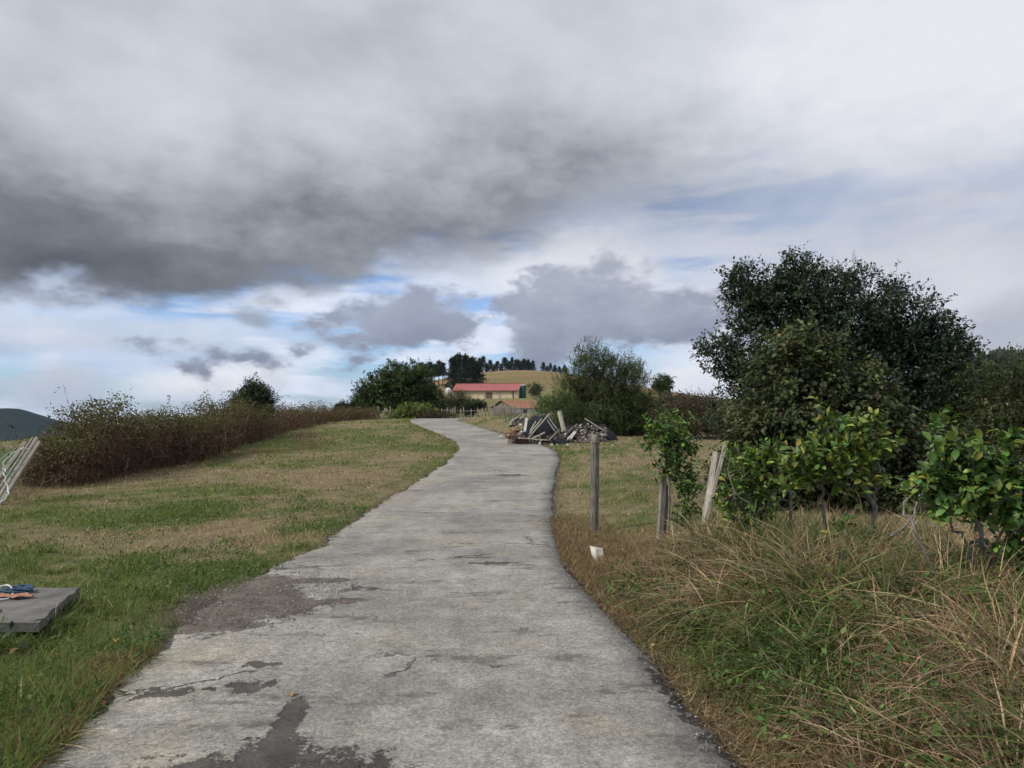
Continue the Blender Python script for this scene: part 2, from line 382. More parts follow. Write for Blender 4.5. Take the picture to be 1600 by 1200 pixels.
# green / dry cover of the meadow, shared by soil colour and blades
def greenness(x, y):
    g = .5 + .62 * (fbm(x, y, 0.35, 4, 3.0) - .5) + 0.42 * (fbm(x, y, 1.9, 3, 7.0) - 0.5) + .22 * (vnoise(x * 7, y * 7) - .5)
    left = x < xL(y)
    d = road_dist(x, y)
    g = g + 0.10 * np.exp(-((d - 0.35) / 0.5) ** 2) * left
    near = left & (y < 9.5)
    g = g + near * 0.16 * sstep(9.5 - y, 0, 3) + .01 * left
    g = g - 0.20 * np.exp(-(((x + 4.0) / 2.6) ** 2 + ((y - 9.3) / 1.5) ** 2))       # straw patch in the field
    g = g - 0.10 * np.exp(-(((x + 5.5) / 4.0) ** 2 + ((y - 17) / 4.0) ** 2))
    g = g + 0.20 * np.exp(-(((x + 7.0) / 4.0) ** 2 + ((y - 11.0) / 1.6) ** 2))
    g = g + 0.26 * np.exp(-(((x - 2.0) / 1.7) ** 2 + ((y - 10.6) / 1.7) ** 2))      # green patch by the post
    g = g - 0.25 * np.exp(-(((x - 1.5) / 0.9) ** 2 + ((y - 7.5) / 0.9) ** 2))
    g = g - 0.10 * sstep(y, 14, 19) * (x > 2)
    return g
u = np.linspace(-7.8, 7.8, 400); gx = 4.0 * np.sinh(u) * 1.0
w = np.linspace(-1.6, 7.7, 290); gy = 4.0 * np.sinh(w) + 3.5
GX, GY = np.meshgrid(gx, gy); GZ = gz(GX.ravel(), GY.ravel())
V = np.c_[GX.ravel(), GY.ravel(), GZ]
nx_, ny_ = len(gx), len(gy)
i0 = (np.arange(ny_ - 1)[:, None] * nx_ + np.arange(nx_ - 1)[None]).ravel()
GF = np.c_[i0, i0 + 1, i0 + nx_ + 1, i0 + nx_]
m, nt, b, x = newmat('soil_and_turf'); wp = worldco(nt)
a = nt.nodes.new('ShaderNodeAttribute'); a.attribute_name = 'col'
n1 = x.noise(wp, 3.0, 6, 0.65); n2 = x.noise(wp, 35.0, 4, 0.7); n3 = x.noise(x.vmul(wp, (1, 1, 1)), 0.02, 6, 0.6)
k = x.mul(x.lin(n1, 0.3, 0.7, 0.75, 1.22), x.lin(n2, 0.3, 0.7, 0.7, 1.25)); k = x.mul(k, x.lin(n3, 0.35, 0.65, 0.85, 1.12))
nt.links.new(x.mix(1.0, a.outputs['Color'], x.comb(k, k, k), 'MULTIPLY'), b.inputs['Base Color']); b.inputs['Roughness'].default_value = 0.95
b.inputs['Specular IOR Level'].default_value = 0.1
bump(nt, b, n2, 0.02, 0.8); M_SOIL = m
g_ = greenness(V[:, 0], V[:, 1])[:, None]; rd = road_dist(V[:, 0], V[:, 1])[:, None]
far = sstep(V[:, 1:2], 25, 90)
soil = np.array([[.115, .090, .060]]); straw = np.array([[.27, .215, .130]]); green = np.array([[.105, .120, .042]]); fargr = np.array([[.175, .160, .070]])
c_ = soil * .35 + straw * .65 + (green - (soil * .35 + straw * .65)) * sstep(g_, .38, .66)
c_ = c_ + (fargr - c_) * far * .7
hillm = sstep(V[:, 1:2], 290, 420) * (V[:, 0:1] > -300) * (1 - sstep(V[:, 1:2], 900, 1400))
hn = fbm(V[:, 0], V[:, 1], 0.018, 4, 2.0)[:, None]
hillc = np.array([[.215, .150, .078]]) * (0.75 + 0.5 * hn) + (np.array([[.20, .15, .085]]) - np.array([[.15, .17, .06]])) * (sstep(hn, .5, .62) - .5) * .7
c_ = c_ + (hillc - c_) * hillm
c_ = c_ + (np.array([[.06, .075, .03]]) - c_) * sstep(V[:, 1:2], 900, 1600)
edge = (1 - sstep(rd, 0.03, .22)) * (V[:, 1:2] < 40); c_ = c_ + (np.array([[.085, .062, .042]]) - c_) * edge * .8
din = np.exp(-(((V[:, 0:1] + 2.25) / .62) ** 2 + ((V[:, 1:2] - 5.75) / .75) ** 2) ** 2); c_ = c_ + (np.array([[.105, .085, .068]]) - c_) * np.clip(din * 1.3, 0, 1)
G = Geo(); G.add(V, [GF], np.clip(c_, .01, 1)); ground = G.build('ground', M_SOIL); tag(ground, 'rough farmland ground under grass and straw', None, kind='structure')

# ------------------------------------------------------------------ road
m, nt, b, x = newmat('worn_concrete'); wp = worldco(nt)
big = x.noise(wp, 0.55, 5, 0.6); mid = x.noise(wp, 4.5, 6, 0.65); fine = x.noise(wp, 70, 3, 0.7); grit = x.voro(wp, 160)
wx, wy, wz = x.sep(wp)
rgb = x.mix(x.sstep(big, .36, .64), (.205, .197, .180), (.305, .292, .262))
rgb = x.mix(x.mul(x.sstep(x.noise(wp, 0.8, 4, .6), .52, .66), .55), rgb, (.29, .262, .195))           # sandy film
k = x.mul(x.lin(mid, .3, .7, .76, 1.2), x.mul(x.lin(fine, .25, .75, .38, 1.62), x.lin(x.noise(wp, 26, 3, .65), .3, .7, .78, 1.22))); rgb = x.mix(1.0, rgb, x.comb(k, k, k), 'MULTIPLY')
st = x.noise(x.vmul(wp, (0.9, 3.0, 1.0)), 1.15, 7, .68, .35)                                       # scuffed dark streaks lying across
sm = x.mul(x.sstep(st, .55, .63), x.sstep(x.noise(wp, 9.0, 5, .7), .38, .6))
rgb = x.mix(x.mul(sm, .80), rgb, (.085, .076, .066))
wv = x.vadd(x.vmul(wp, (.55, 1.0, 1.0)), x.vmul(x.noise(wp, 2.4, 5, .7, 0, True), (.55, .55, 0)))
cr = x.voro(wv, .62, 'DISTANCE_TO_EDGE')
crm = x.mul(x.sstep(cr, .003, .012, 1, 0), x.sstep(x.noise(wp, .9, 3, .5), .50, .60))
rgb = x.mix(x.mul(crm, .9), rgb, (.045, .04, .036))
pit = x.mul(x.sstep(x.voro(wp, 14), .04, .11, 1, 0), x.sstep(x.noise(wp, 1.5, 3), .50, .62))
rgb = x.mix(x.mul(pit, .75), rgb, (.07, .065, .06))
spk = x.sstep(grit, .12, .2, 1, 0); rgb = x.mix(x.mul(spk, .5), rgb, (.42, .41, .39))
AS = x.mix(x.sstep(mid, .35, .65), (.040, .037, .035), (.078, .070, .062)); AS = x.mix(1.0, AS, x.comb(x.lin(fine, .25, .75, .6, 1.5), x.lin(fine, .25, .75, .6, 1.5), x.lin(fine, .25, .75, .6, 1.5)), 'MULTIPLY'); AS = x.mix(x.sstep(x.voro(wp, 95), .07, .13, .7, 0), AS, (.30, .29, .28))
DI = x.mix(x.sstep(mid, .35, .65), (.075, .062, .050), (.135, .112, .090)); DI = x.mix(x.sstep(x.voro(wp, 75), .10, .17, .8, 0), DI, (.28, .27, .26))
e1 = x.noise(wp, 2.2, 3, .55); e2 = x.noise(wp, 11.0, 5, .68)
def worn(rgb, spots, colr, k1, k2):
    """bare spots where the concrete skin has broken away, edges eaten by noise"""
    tot = None
    for cx_, cy_, rx_, ry_, ro in spots:
        mp = nt.nodes.new('ShaderNodeMapping'); mp.vector_type = 'TEXTURE'; nt.links.new(x.comb(wx, wy, 0.0), mp.inputs[0]); mp.inputs[1].default_value = (cx_, cy_, 0); mp.inputs[2].default_value = (0, 0, ro); mp.inputs[3].default_value = (rx_, ry_, 1)
        ln = nt.nodes.new('ShaderNodeVectorMath'); ln.operation = 'LENGTH'; nt.links.new(mp.outputs[0], ln.inputs[0])
        tot = ln.outputs['Value'] if tot is None else x.m('MINIMUM', tot, ln.outputs['Value'])
    q = x.add(tot, x.add(x.mul(x.sub(e1, .5), k1), x.mul(x.sub(e2, .5), k2))); q = x.add(q, x.mul(x.sub(fine, .5), .55)); mk = x.sstep(q, .86, 1.10, 1, 0)
    return x.mix(x.mul(mk, .95), rgb, colr), mk
rgb, m1 = worn(rgb, [(-1.15, 2.85, .62, .42, .1), (-.80, 2.72, .65, .42, 0), (-1.13, 3.50, .065, .42, .04), (-1.12, 3.2, .16, .25, 0), (-.2, 2.6, .5, .3, 0)], AS, .7, 2.2)
rgb, m2 = worn(rgb, [(-2.35, 5.9, .50, .85, 0), (-2.0, 5.75, .42, .42, .3), (-1.62, 5.80, .36, .10, .25), (-1.9, 6.55, .42, .10, .1), (-2.3, 5.15, .55, .14, .15)], DI, 1.0, 1.3)
rgb, m3 = worn(rgb, [(.90, 3.9, .05, .35, .12), (-1.5, 4.05, .11, .07, .2), (-1.9, 3.95, .16, .06, .2), (-.2, 7.3, .22, .07, .1), (-1.55, 4.4, .10, .05, 0), (.0, 16.5, .30, .2, 0)], AS, 1.2, 5.0)
m1 = x.m('MAXIMUM', m1, x.m('MAXIMUM', m2, m3))
nt.links.new(rgb, b.inputs['Base Color']); b.inputs['Roughness'].default_value = .85; b.inputs['Specular IOR Level'].default_value = .3
hh = x.add(x.mul(fine, .6), x.sub(x.mul(mid, 1.2), x.add(x.mul(crm, 1.2), x.add(x.add(x.mul(sm, .5), x.mul(m1, 1.6)), pit)))); bump(nt, b, hh, .012, .8); M_ROAD = m
m, nt, b, x = newmat('dark_asphalt'); wp = worldco(nt)
n1 = x.noise(wp, 6, 5, .65); n2 = x.noise(wp, 90, 3, .7); gr = x.voro(wp, 110)
rgb = x.mix(x.sstep(n1, .35, .65), (.048, .044, .042), (.092, .083, .074)); k = x.lin(n2, .25, .75, .65, 1.4)
rgb = x.mix(1.0, rgb, x.comb(k, k, k), 'MULTIPLY'); rgb = x.mix(x.sstep(gr, .07, .12, .6, 0), rgb, (.33, .32, .31))
nt.links.new(rgb, b.inputs['Base Color']); b.inputs['Roughness'].default_value = .75; bump(nt, b, x.add(n2, x.mul(n1, .8)), .010, .8); M_ASPH = m
m, nt, b, x = newmat('packed_dirt'); wp = worldco(nt)
n1 = x.noise(wp, 4, 6, .65); n2 = x.noise(wp, 60, 3, .7)
rgb = x.mix(x.sstep(n1, .35, .65), (.080, .066, .053), (.150, .125, .100)); k = x.lin(n2, .25, .75, .65, 1.35)
rgb = x.mix(1.0, rgb, x.comb(k, k, k), 'MULTIPLY'); nt.links.new(rgb, b.inputs['Base Color']); b.inputs['Roughness'].default_value = .9
bump(nt, b, x.add(n2, n1), .014, .9); M_DIRT = m
def strip(name, ys, a, bx, mat, z, n=14, label=None, skirt=.03):
    G = Geo(); rows = len(ys); t = np.linspace(0, 1, n)
    X = a[:, None] + (bx - a)[:, None] * t[None]; Y = np.repeat(ys[:, None], n, 1)
    Z = hgt(np.where(X > xR(Y), xR(Y), X), Y) - 0.0 + z
    Z = np.interp(Y.ravel(), _ky, _kz).reshape(Y.shape) * (1 - sstep(-X, 14, 32)) + z
    Z[:, 0] -= .006; Z[:, -1] -= .006
    X = np.c_[X[:, :1], X, X[:, -1:]]; Y = np.c_[Y[:, :1], Y, Y[:, -1:]]; Z = np.c_[Z[:, :1] - skirt, Z, Z[:, -1:] - skirt]; n += 2
    i = (np.arange(rows - 1)[:, None] * n + np.arange(n - 1)[None]).ravel()
    G.add(np.c_[X.ravel(), Y.ravel(), Z.ravel()], [np.c_[i, i + 1, i + n + 1, i + n]])
    o = G.build(name, mat, kind='structure')
    if label: o['label'] = label
    return o
ys = 1.0 + 55.0 * np.linspace(0, 1, 2600) ** 1.6
rag = lambda y, s, o: (fbm(y, y * 0 + o, s, 5) - .5)
far_k = 1 / (1 + ys / 25)
la = xL(ys) + .30 * rag(ys, 1.9, 3.3) + .09 * rag(ys, 14, 1.1); rb = xR(ys) + .16 * rag(ys, 2.0, 8.7) + .075 * rag(ys, 16, 5.2)
strip('road', ys, la, rb, M_ROAD, .022, label='narrow worn concrete farm lane curving away uphill')
strip('road_base', ys, la - .02 - .03 * vnoise(ys * 9, ys * 0 + 4), rb + .025 + .10 * np.clip(fbm(ys, ys * 0, 3.5, 4, 6.) - .30, 0, 1), M_ASPH, .010, 6, label='dark asphalt bed showing along the edge of the concrete lane')
# far bend swinging right behind the grass mound
tt = np.linspace(0, 1, 60); cx = np.r_[np.linspace(-5.6, -4.4, 20), np.linspace(-4.2, 9, 40)]
cyl = 55.5 + 2.3 * sstep(cx, -6, -2)
G = Geo(); up = np.c_[np.linspace(-7.45, 9, 60), 59.2 + .4 * np.sin(tt * 3), np.zeros(60)]; lo = np.c_[np.r_[np.linspace(-7.42, -3.95, 20), np.linspace(-3.8, 9, 40)], np.r_[np.full(20, 55.9), 55.9 + 1.2 * sstep(np.linspace(-3.8, 9, 40), -3.8, -1)], np.zeros(60)]
for q in (up, lo): q[:, 2] = np.interp(q[:, 1], _ky, _kz) + .024
i = np.arange(59); G.add(np.r_[lo, up], [np.c_[i, i + 1, i + 61, i + 60]]); G.build('road_bend', M_ROAD, kind='structure')['label'] = 'far end of the lane bending behind the mound'

# ------------------------------------------------------------------ far hills
def ridge(name, prof, d, depth, basez, mat, label, n=160, m_=24, rough=6.0, tone=(.03, .045, .02)):
    px = np.linspace(prof[0][0], prof[-1][0], n); py = np.interp(px, [p[0] for p in prof], [p[1] for p in prof])
    G = Geo(); t = np.linspace(-1, 1, m_); PX, T = np.meshgrid(px, t, indexing='ij')
    Yd = d + depth * T; X = (PX - 800) / F * d * (1 + .12 * T)
    top = EYE + (640 - py) / F * d
    bell = (1 - T ** 2) ** .8 if False else np.cos(T * np.pi / 2) ** 1.2
    Z = basez + (top[:, None] - basez) * bell + rough * (fbm(X, Yd, 8 / d, 5) - .5) * bell
    i = (np.arange(n - 1)[:, None] * m_ + np.arange(m_ - 1)[None]).ravel()
    G.add(np.c_[X.ravel(), Yd.ravel(), Z.ravel()], [np.c_[i, i + m_, i + m_ + 1, i + 1]]); o = G.build(name, mat, kind='structure'); o['label'] = label; return X, Yd, Z
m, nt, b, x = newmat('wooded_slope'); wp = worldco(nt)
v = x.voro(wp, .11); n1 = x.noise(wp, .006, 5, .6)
rgb = x.mix(x.sstep(n1, .35, .65), (.008, .014, .011), (.018, .028, .015)); nt.links.new(rgb, b.inputs['Base Color']); b.inputs['Roughness'].default_value = 1.0  # base colour darkened to stand in for cloud shadow on the far hill
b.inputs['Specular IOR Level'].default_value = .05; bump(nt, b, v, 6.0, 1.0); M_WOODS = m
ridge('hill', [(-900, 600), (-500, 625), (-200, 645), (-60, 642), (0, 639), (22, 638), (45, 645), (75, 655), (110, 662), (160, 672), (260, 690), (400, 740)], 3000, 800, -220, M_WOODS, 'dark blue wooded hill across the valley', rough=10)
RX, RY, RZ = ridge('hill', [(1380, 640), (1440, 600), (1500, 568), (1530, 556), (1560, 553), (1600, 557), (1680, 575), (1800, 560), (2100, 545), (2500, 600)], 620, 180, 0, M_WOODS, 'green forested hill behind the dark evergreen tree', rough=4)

# ================================================================== trees and shrubs
DENS = 1.7
def palette(cols, wts, n, jit=.22):
    cols = np.array(cols, float); k = rng.choice(len(cols), n, p=np.array(wts) / np.sum(wts))
    return cols[k] * np.exp(rng.normal(0, jit, (n, 1))) * np.exp(rng.normal(0, jit * .3, (n, 3)))
def lobe(px, py, rx, ry, d, rd=None):
    c = W(px, py, d); s = d / F; return (c, np.array([rx * s, (rd if rd else .5 * (rx + ry) * s * .9), ry * s]))
def rdir(n): return unit(rng.normal(size=(n, 3)))
def crown_tips(lobes, n_clump, per, spread, shell=.62, floor=None):
    """twig tips: clumps spread through the lobes, denser near their surface"""
    vol = np.array([l[1][0] * l[1][2] + l[1][0] * l[1][1] for l in lobes]) ; k = rng.choice(len(lobes), n_clump, p=vol / vol.sum())
    cc = np.array([lobes[i][0] for i in k]); rr = np.array([lobes[i][1] for i in k])
    u = rdir(n_clump); rad = shell + (1.12 - shell) * rng.random((n_clump, 1)) ** .8
    inner = rng.random((n_clump, 1)) < .22; rad = np.where(inner, rng.uniform(.2, .7, (n_clump, 1)), rad)
    C = cc + u * rr * rad
    if floor is not None: C[:, 2] = np.maximum(C[:, 2], floor + rng.uniform(0, .3, n_clump))
    tips = np.repeat(C, per, 0) + rng.normal(size=(n_clump * per, 3)) * spread * np.repeat(rng.uniform(.6, 1.3, (n_clump, 1)), per, 0)
    out = unit(np.repeat(u * rr, per, 0) + rng.normal(size=(n_clump * per, 3)) * .45 * rr.mean())
    return tips, out, np.repeat(np.arange(n_clump), per), C
def leafy(g, tips, out, cl, L, nl, size, aspect, cols, wts, T=LEAF2, up=.35, droop=0.0, clvar=.22, flat=.6, limit=None):
    """leaves set along a twig that ends at each tip"""
    n = len(tips); tw = unit(out + np.array([0, 0, up]) + rng.normal(size=(n, 3)) * .25)
    t = np.tile(np.linspace(0.0, 1, nl), n)[:, None]; ln = np.repeat(L * rng.uniform(.6, 1.3, (n, 1)), nl, 0)
    twr = np.repeat(tw, nl, 0); pos = np.repeat(tips, nl, 0) + twr * (t - .6) * ln
    side = unit(np.cross(twr, rdir(n * nl)))
    ld = unit(twr * .55 + side * .9 + np.array([0, 0, -droop]) + rng.normal(size=(n * nl, 3)) * .15)
    nr = unit(np.array([0, 0, 1.0]) * flat + rng.normal(size=(n * nl, 3)) * .45 + twr * .3)
    Rm = frames(ld, nr); s = size * rng.uniform(.5, 1.25, n * nl)
    col = palette(cols, wts, n * nl) * np.repeat(np.exp(rng.normal(0, clvar, cl.max() + 1))[cl], nl)[:, None]
    S = np.c_[s * aspect, s, s]
    if limit is None:
        inst(g, T[0], T[1], Rm, S, pos, np.clip(col, .004, .9)); return tw
    return Rm, S, pos, np.clip(col, .004, .9), tw
def limbs(g, base, lobes, C, r, trunk_top, n_sub=40, k=7, col=None, stems=1, spread=.25):
    """trunk(s), a limb to each lobe and thinner branches on to its clumps"""
    base = np.asarray(base, float); tops = []
    for s in range(stems):
        b = base + np.r_[rng.normal(0, spread, 2), -.08] * (stems > 1) - np.array([0, 0, .1 * (stems == 1)])
        top = trunk_top + rng.normal(0, spread, 3) * (stems > 1)
        mid = (b + top) / 2 + rng.normal(0, .06, 3) * np.linalg.norm(top - b)
        tube1(g, [b, mid, top], r, r * .55, k, 9, col); tops.append(top)
    for i, (c, rr) in enumerate(lobes):
        t = tops[i % stems]; mid = (t + c) / 2 + rng.normal(0, .12, 3) * np.linalg.norm(c - t); mid[2] -= .05 * np.linalg.norm(c - t)
        tube1(g, [t, mid, c], r * .42, r * .15, max(4, k - 2), 7, col)
    if n_sub:
        idx = rng.choice(len(C), min(n_sub, len(C)), replace=False); lc = np.array([l[0] for l in lobes])
        A = []; 
        for i in idx:
            j = np.argmin(((lc - C[i]) ** 2).sum(1)); A.append(curve([lc[j], (lc[j] + C[i]) / 2 + rng.normal(0, .08, 3) * np.linalg.norm(C[i] - lc[j]), C[i]], 5))
        A = np.array(A); tubes(g, A, np.linspace(r * .14, r * .04, 5)[None].repeat(len(A), 0), 4, col)
def twigs(g, tips, tw, L, r, frac=1.0):
    k = rng.random(len(tips)) < frac; a = tips[k] - tw[k] * L * .9; b = tips[k] + tw[k] * L * .35
    m = (a + b) / 2 + rng.normal(0, .03, a.shape); tubes(g, np.stack([a, m, b], 1), np.tile([[r, r * .8, r * .4]], (len(a), 1)), 3)
def tree(name, label, cat, d, base_px, lobes, n_clump, per, spread, L, nl, size, aspect, cols, wts, trunk_r=.12, stems=1, T=LEAF2, up=.35, droop=0., mat=None, bark=None, tw=0., group=None, shell=.62, floor=.2, n_sub=40, trunk_frac=.45, names=('trunk', 'crown'), flat=.6, clvar=.22, stem_spread=.25, extra_tips=None):
    n_clump = int(n_clump * DENS); size = size * 1.22
    base = at(base_px, d); LB = [lobe(*l) if len(l) > 4 else lobe(*l, d) for l in lobes]
    root = thing(name, label, cat, base, group)
    tips, out, cl, C = crown_tips(LB, n_clump, per, spread, shell, base[2] + floor if floor is not None else None)
    if extra_tips is not None:
        e = np.array([W(*q) for q in extra_tips]); tips = np.r_[tips, e]; out = np.r_[out, np.tile([[0, 0, 1.]], (len(e), 1))]; cl = np.r_[cl, np.full(len(e), cl.max())]
    g = Geo(); t_w = leafy(g, tips, out, cl, L, nl, size, aspect, cols, wts, T, up, droop, clvar, flat)
    g.build(names[1], mat or M_LEAF, root, kind='stuff', origin=base)
    g = Geo(); cen = np.mean([l[0] for l in LB], 0); tt = base + (cen - base) * trunk_frac
    limbs(g, base, LB, C, trunk_r, tt, n_sub, stems=stems, spread=stem_spread)
    if tw: twigs(g, tips, t_w, L, tw, .45)
    g.build(names[0], bark or M_DARKBARK, root, origin=base); return root

HOLLY = ([(0.023, 0.044, 0.021), (0.035, 0.060, 0.027), (0.017, 0.031, 0.019), (0.063, 0.081, 0.042)], [4, 4, 3, 1])
OLIVE = ([(.050, .072, .020), (.072, .090, .028), (.036, .054, .018), (.095, .080, .034)], [4, 3, 3, .5])
HAZEL = ([(.058, .082, .028), (.080, .102, .036), (.046, .062, .024), (.105, .075, .040)], [4, 3, 3, 1])
SALLOW = ([(0.053, 0.087, 0.022), (0.077, 0.112, 0.028), (0.039, 0.063, 0.020), (0.105, 0.119, 0.042)], [4, 3, 3, 1])
WALNUT = ([(0.046, 0.078, 0.023), (0.072, 0.111, 0.031), (0.031, 0.055, 0.018)], [4, 3, 3])
# big dark evergreen
tree('evergreen_tree', 'big dark evergreen tree with pointed top rising above the shrub row', 'tree', 13.5, 1310, [
    (1240, 470, 70, 60), (1180, 470, 55, 50), (1150, 545, 52, 45, 13.3), (1320, 490, 90, 65), (1400, 515, 75, 62), (1455, 545, 52, 50), (1478, 560, 40, 45),
    (1250, 570, 110, 80), (1380, 600, 110, 80), (1180, 640, 70, 70, 13.2), (1300, 670, 120, 70), (1430, 660, 85, 80), (1440, 725, 90, 50), (1340, 735, 80, 40), (1243, 425, 22, 30), (1160, 440, 26, 24)],
    1120, 9, .105, .23, 7, .066, .50, *HOLLY, trunk_r=.13, stems=3, mat=M_GLOSS, tw=.004, shell=.66, n_sub=160, floor=.1, clvar=.28)
tree('hazel_bush', 'bush with drooping leaves turning brown in front of the dark evergreen', 'bush', 10.8, 1280, [
    (1255, 560, 60, 50), (1215, 620, 60, 70), (1300, 610, 75, 70), (1345, 625, 45, 60), (1260, 680, 95, 60), (1180, 690, 50, 55), (1360, 690, 60, 50), (1410, 700, 50, 40), (1200, 760, 65, 42), (1295, 765, 75, 40), (1385, 752, 55, 45), (1148, 735, 30, 45)],
    450, 8, .11, .20, 6, .072, .62, *HAZEL, trunk_r=.035, stems=6, droop=.8, up=.7, tw=.003, floor=.03, names=('stems', 'foliage'), stem_spread=.35, trunk_frac=.4, n_sub=100)
tree('olive_green_bush', 'olive green bush at the foot of the forested hill', 'bush', 12.5, 1600, [
    (1550, 620, 65, 55), (1620, 610, 70, 60), (1510, 680, 60, 60), (1600, 690, 90, 70), (1700, 640, 70, 80), (1680, 720, 80, 60), (1510, 745, 60, 40), (1590, 755, 80, 40)],
    420, 9, .14, .22, 7, .050, .5, *OLIVE, trunk_r=.04, stems=5, tw=.003, floor=.1, names=('stems', 'foliage'), stem_spread=.4)
tree('sallow_bush', 'tall rounded willow bush behind the tarp covered wood heaps', 'bush', 32, 945, [
    (925, 580, 42, 38), (955, 600, 45, 45), (905, 620, 38, 50), (985, 615, 35, 45), (940, 650, 75, 45), (1000, 650, 32, 40), (900, 660, 35, 35), (968, 670, 55, 28), (918, 553, 22, 16), (985, 577, 14, 18)],
    560, 9, .15, .40, 8, .09, .30, *SALLOW, trunk_r=.06, stems=7, up=.9, tw=.006, floor=.1, names=('stems', 'foliage'), stem_spread=.5, shell=.6, clvar=.3)
tree('low_bush', 'low bright green bush between the shed and the willow bush', 'bush', 36, 865, [(862, 632, 18, 14), (848, 638, 12, 10), (880, 622, 14, 20)],
    60, 8, .16, .3, 7, .08, .4, [(.09, .16, .032), (.065, .12, .028)], [1, 1], trunk_r=.03, stems=3, names=('stems', 'foliage'))
tree('round_tree', 'small round tree alone on the skyline beside the willow bush', 'tree', 120, 1034, [(1034, 598, 12, 11), (1040, 606, 9, 8), (1028, 606, 8, 8)],
    60, 8, .3, .5, 6, .26, .5, *WALNUT, trunk_r=.14, floor=None, n_sub=20)
SCRUB = ([(0.084, 0.056, 0.036), (0.056, 0.059, 0.025), (0.119, 0.077, 0.049), (0.049, 0.042, 0.028)], [3, 3, 2, 2])
tree('scrub_bush', 'rusty brown scrub between the willow bush and the dark evergreen', 'bush', 30, 1080, [(1060, 645, 40, 28), (1100, 650, 40, 32), (1075, 670, 50, 22), (1120, 670, 30, 26)],
    200, 8, .13, .3, 7, .06, .5, *SCRUB, trunk_r=.03, stems=6, names=('stems', 'foliage'), tw=.006, up=.7)
tree('dark_scrub', 'dark green scrub on the slope right behind the rusty scrub', 'bush', 62, 1040, [(1035, 628, 30, 18), (1070, 632, 35, 16), (1110, 636, 30, 16), (1040, 645, 60, 14)],
    160, 8, .25, .4, 6, .14, .5, [(.028, .042, .016), (.04, .05, .02), (.06, .05, .03)], [3, 2, 1], trunk_r=.04, stems=4, names=('stems', 'foliage'))
tree('walnut_tree', 'broad dark leafy tree at the bend of the lane', 'tree', 66, 618, [
    (625, 592, 34, 24), (598, 605, 28, 24), (650, 600, 26, 26), (580, 615, 22, 18), (610, 625, 46, 20), (655, 622, 28, 22), (568, 624, 12, 12)],
    240, 9, .30, .5, 7, .22, .42, *WALNUT, trunk_r=.2, floor=.3, clvar=.34, shell=.66)
tree('yellowing_bush', 'yellowish bush leaning against the broad dark tree', 'bush', 68, 672, [(668, 618, 13, 20), (676, 628, 10, 14)], 60, 8, .25, .5, 6, .16, .4,
     [(.085, .085, .025), (.06, .07, .02), (.10, .07, .03)], [1, 1, 1], trunk_r=.05, names=('stems', 'foliage'), stems=3)
tree('vine_mound', 'bright green creeper mound by the wire fence', 'bush', 58, 645, [(650, 645, 26, 12), (630, 650, 22, 8), (668, 650, 16, 8)], 110, 8, .18, .3, 7, .13, .6,
     [(.15, .19, .045), (.11, .15, .035), (.19, .20, .065)], [2, 2, 1], trunk_r=.03, names=('stems', 'foliage'), stems=3, floor=.05)
tree('bramble_clump', 'brown bramble clump beside the bright creeper mound', 'bush', 57, 683, [(680, 650, 18, 7), (700, 652, 12, 6), (664, 654, 16, 5)], 70, 8, .15, .25, 6, .09, .5,
     *SCRUB, trunk_r=.02, names=('stems', 'foliage'), stems=4, floor=.02)
tree('dark_cypress', 'narrow dark conifer beside the barn bushes', 'tree', 78, 687, [(687, 618, 5, 9), (687, 630, 8, 12), (686, 640, 9, 8)], 60, 8, .18, .4, 6, .16, .3, [(.016, .028, .016), (.024, .036, .02)], [1, 1], trunk_r=.06, floor=.1)
tree('willow_bush', 'feathery grey green bush below the barn', 'bush', 88, 715, [(715, 625, 20, 13), (702, 635, 16, 12), (726, 634, 14, 12)], 110, 8, .25, .5, 7, .17, .26, [(.055, .072, .03), (.075, .088, .04), (.04, .055, .024)], [2, 2, 1], trunk_r=.05, stems=4, names=('stems', 'foliage'))
tree('spreading_bush', 'flat topped dark bush beside the stone shed', 'bush', 84, 745, [(742, 632, 16, 5), (733, 640, 12, 8), (752, 636, 10, 6)], 70, 8, .2, .35, 6, .15, .45, [(.018, .032, .014), (.028, .042, .018)], [1, 1], trunk_r=.06, stems=2, names=('stems', 'foliage'))
tree('young_tree', 'thin leafed young tree beside the green silo', 'tree', 240, 834, [(834, 608, 10, 9), (838, 614, 8, 7)], 40, 6, .6, .9, 5, .5, .35, [(.07, .075, .035), (.05, .06, .03)], [1, 1], trunk_r=.15, floor=1.0, n_sub=30)
tree('hedgerow_tree', 'small dark tree growing out of the bramble hedge', 'tree', 31, 398, [(400, 610, 20, 12), (385, 622, 22, 14), (412, 622, 16, 12), (398, 640, 28, 16)], 130, 8, .13, .3, 7, .085, .45,
     [(.026, .042, .018), (.04, .06, .022), (.055, .06, .03)], [3, 3, 1], trunk_r=.06, stems=2, tw=.005)
# distant wood edge behind the hedge
for i, (px, d, hpx) in enumerate(((529, 185, 6), (538, 180, 9), (546, 190, 7), (553, 175, 10), (560, 180, 8))):
    tree('far_conifer', ['first', 'second', 'third', 'fourth', 'fifth'][i] + ' tiny far conifer past the hedge, counting towards the broad dark tree', 'tree', d, px, [(px, 640 - hpx * .35, 4, hpx * .7)], 26, 6, .4, .8, 5, .5, .3, [(.018, .03, .02)], [1], trunk_r=.1, floor=None, group='conifers beyond the hedge end', n_sub=0)

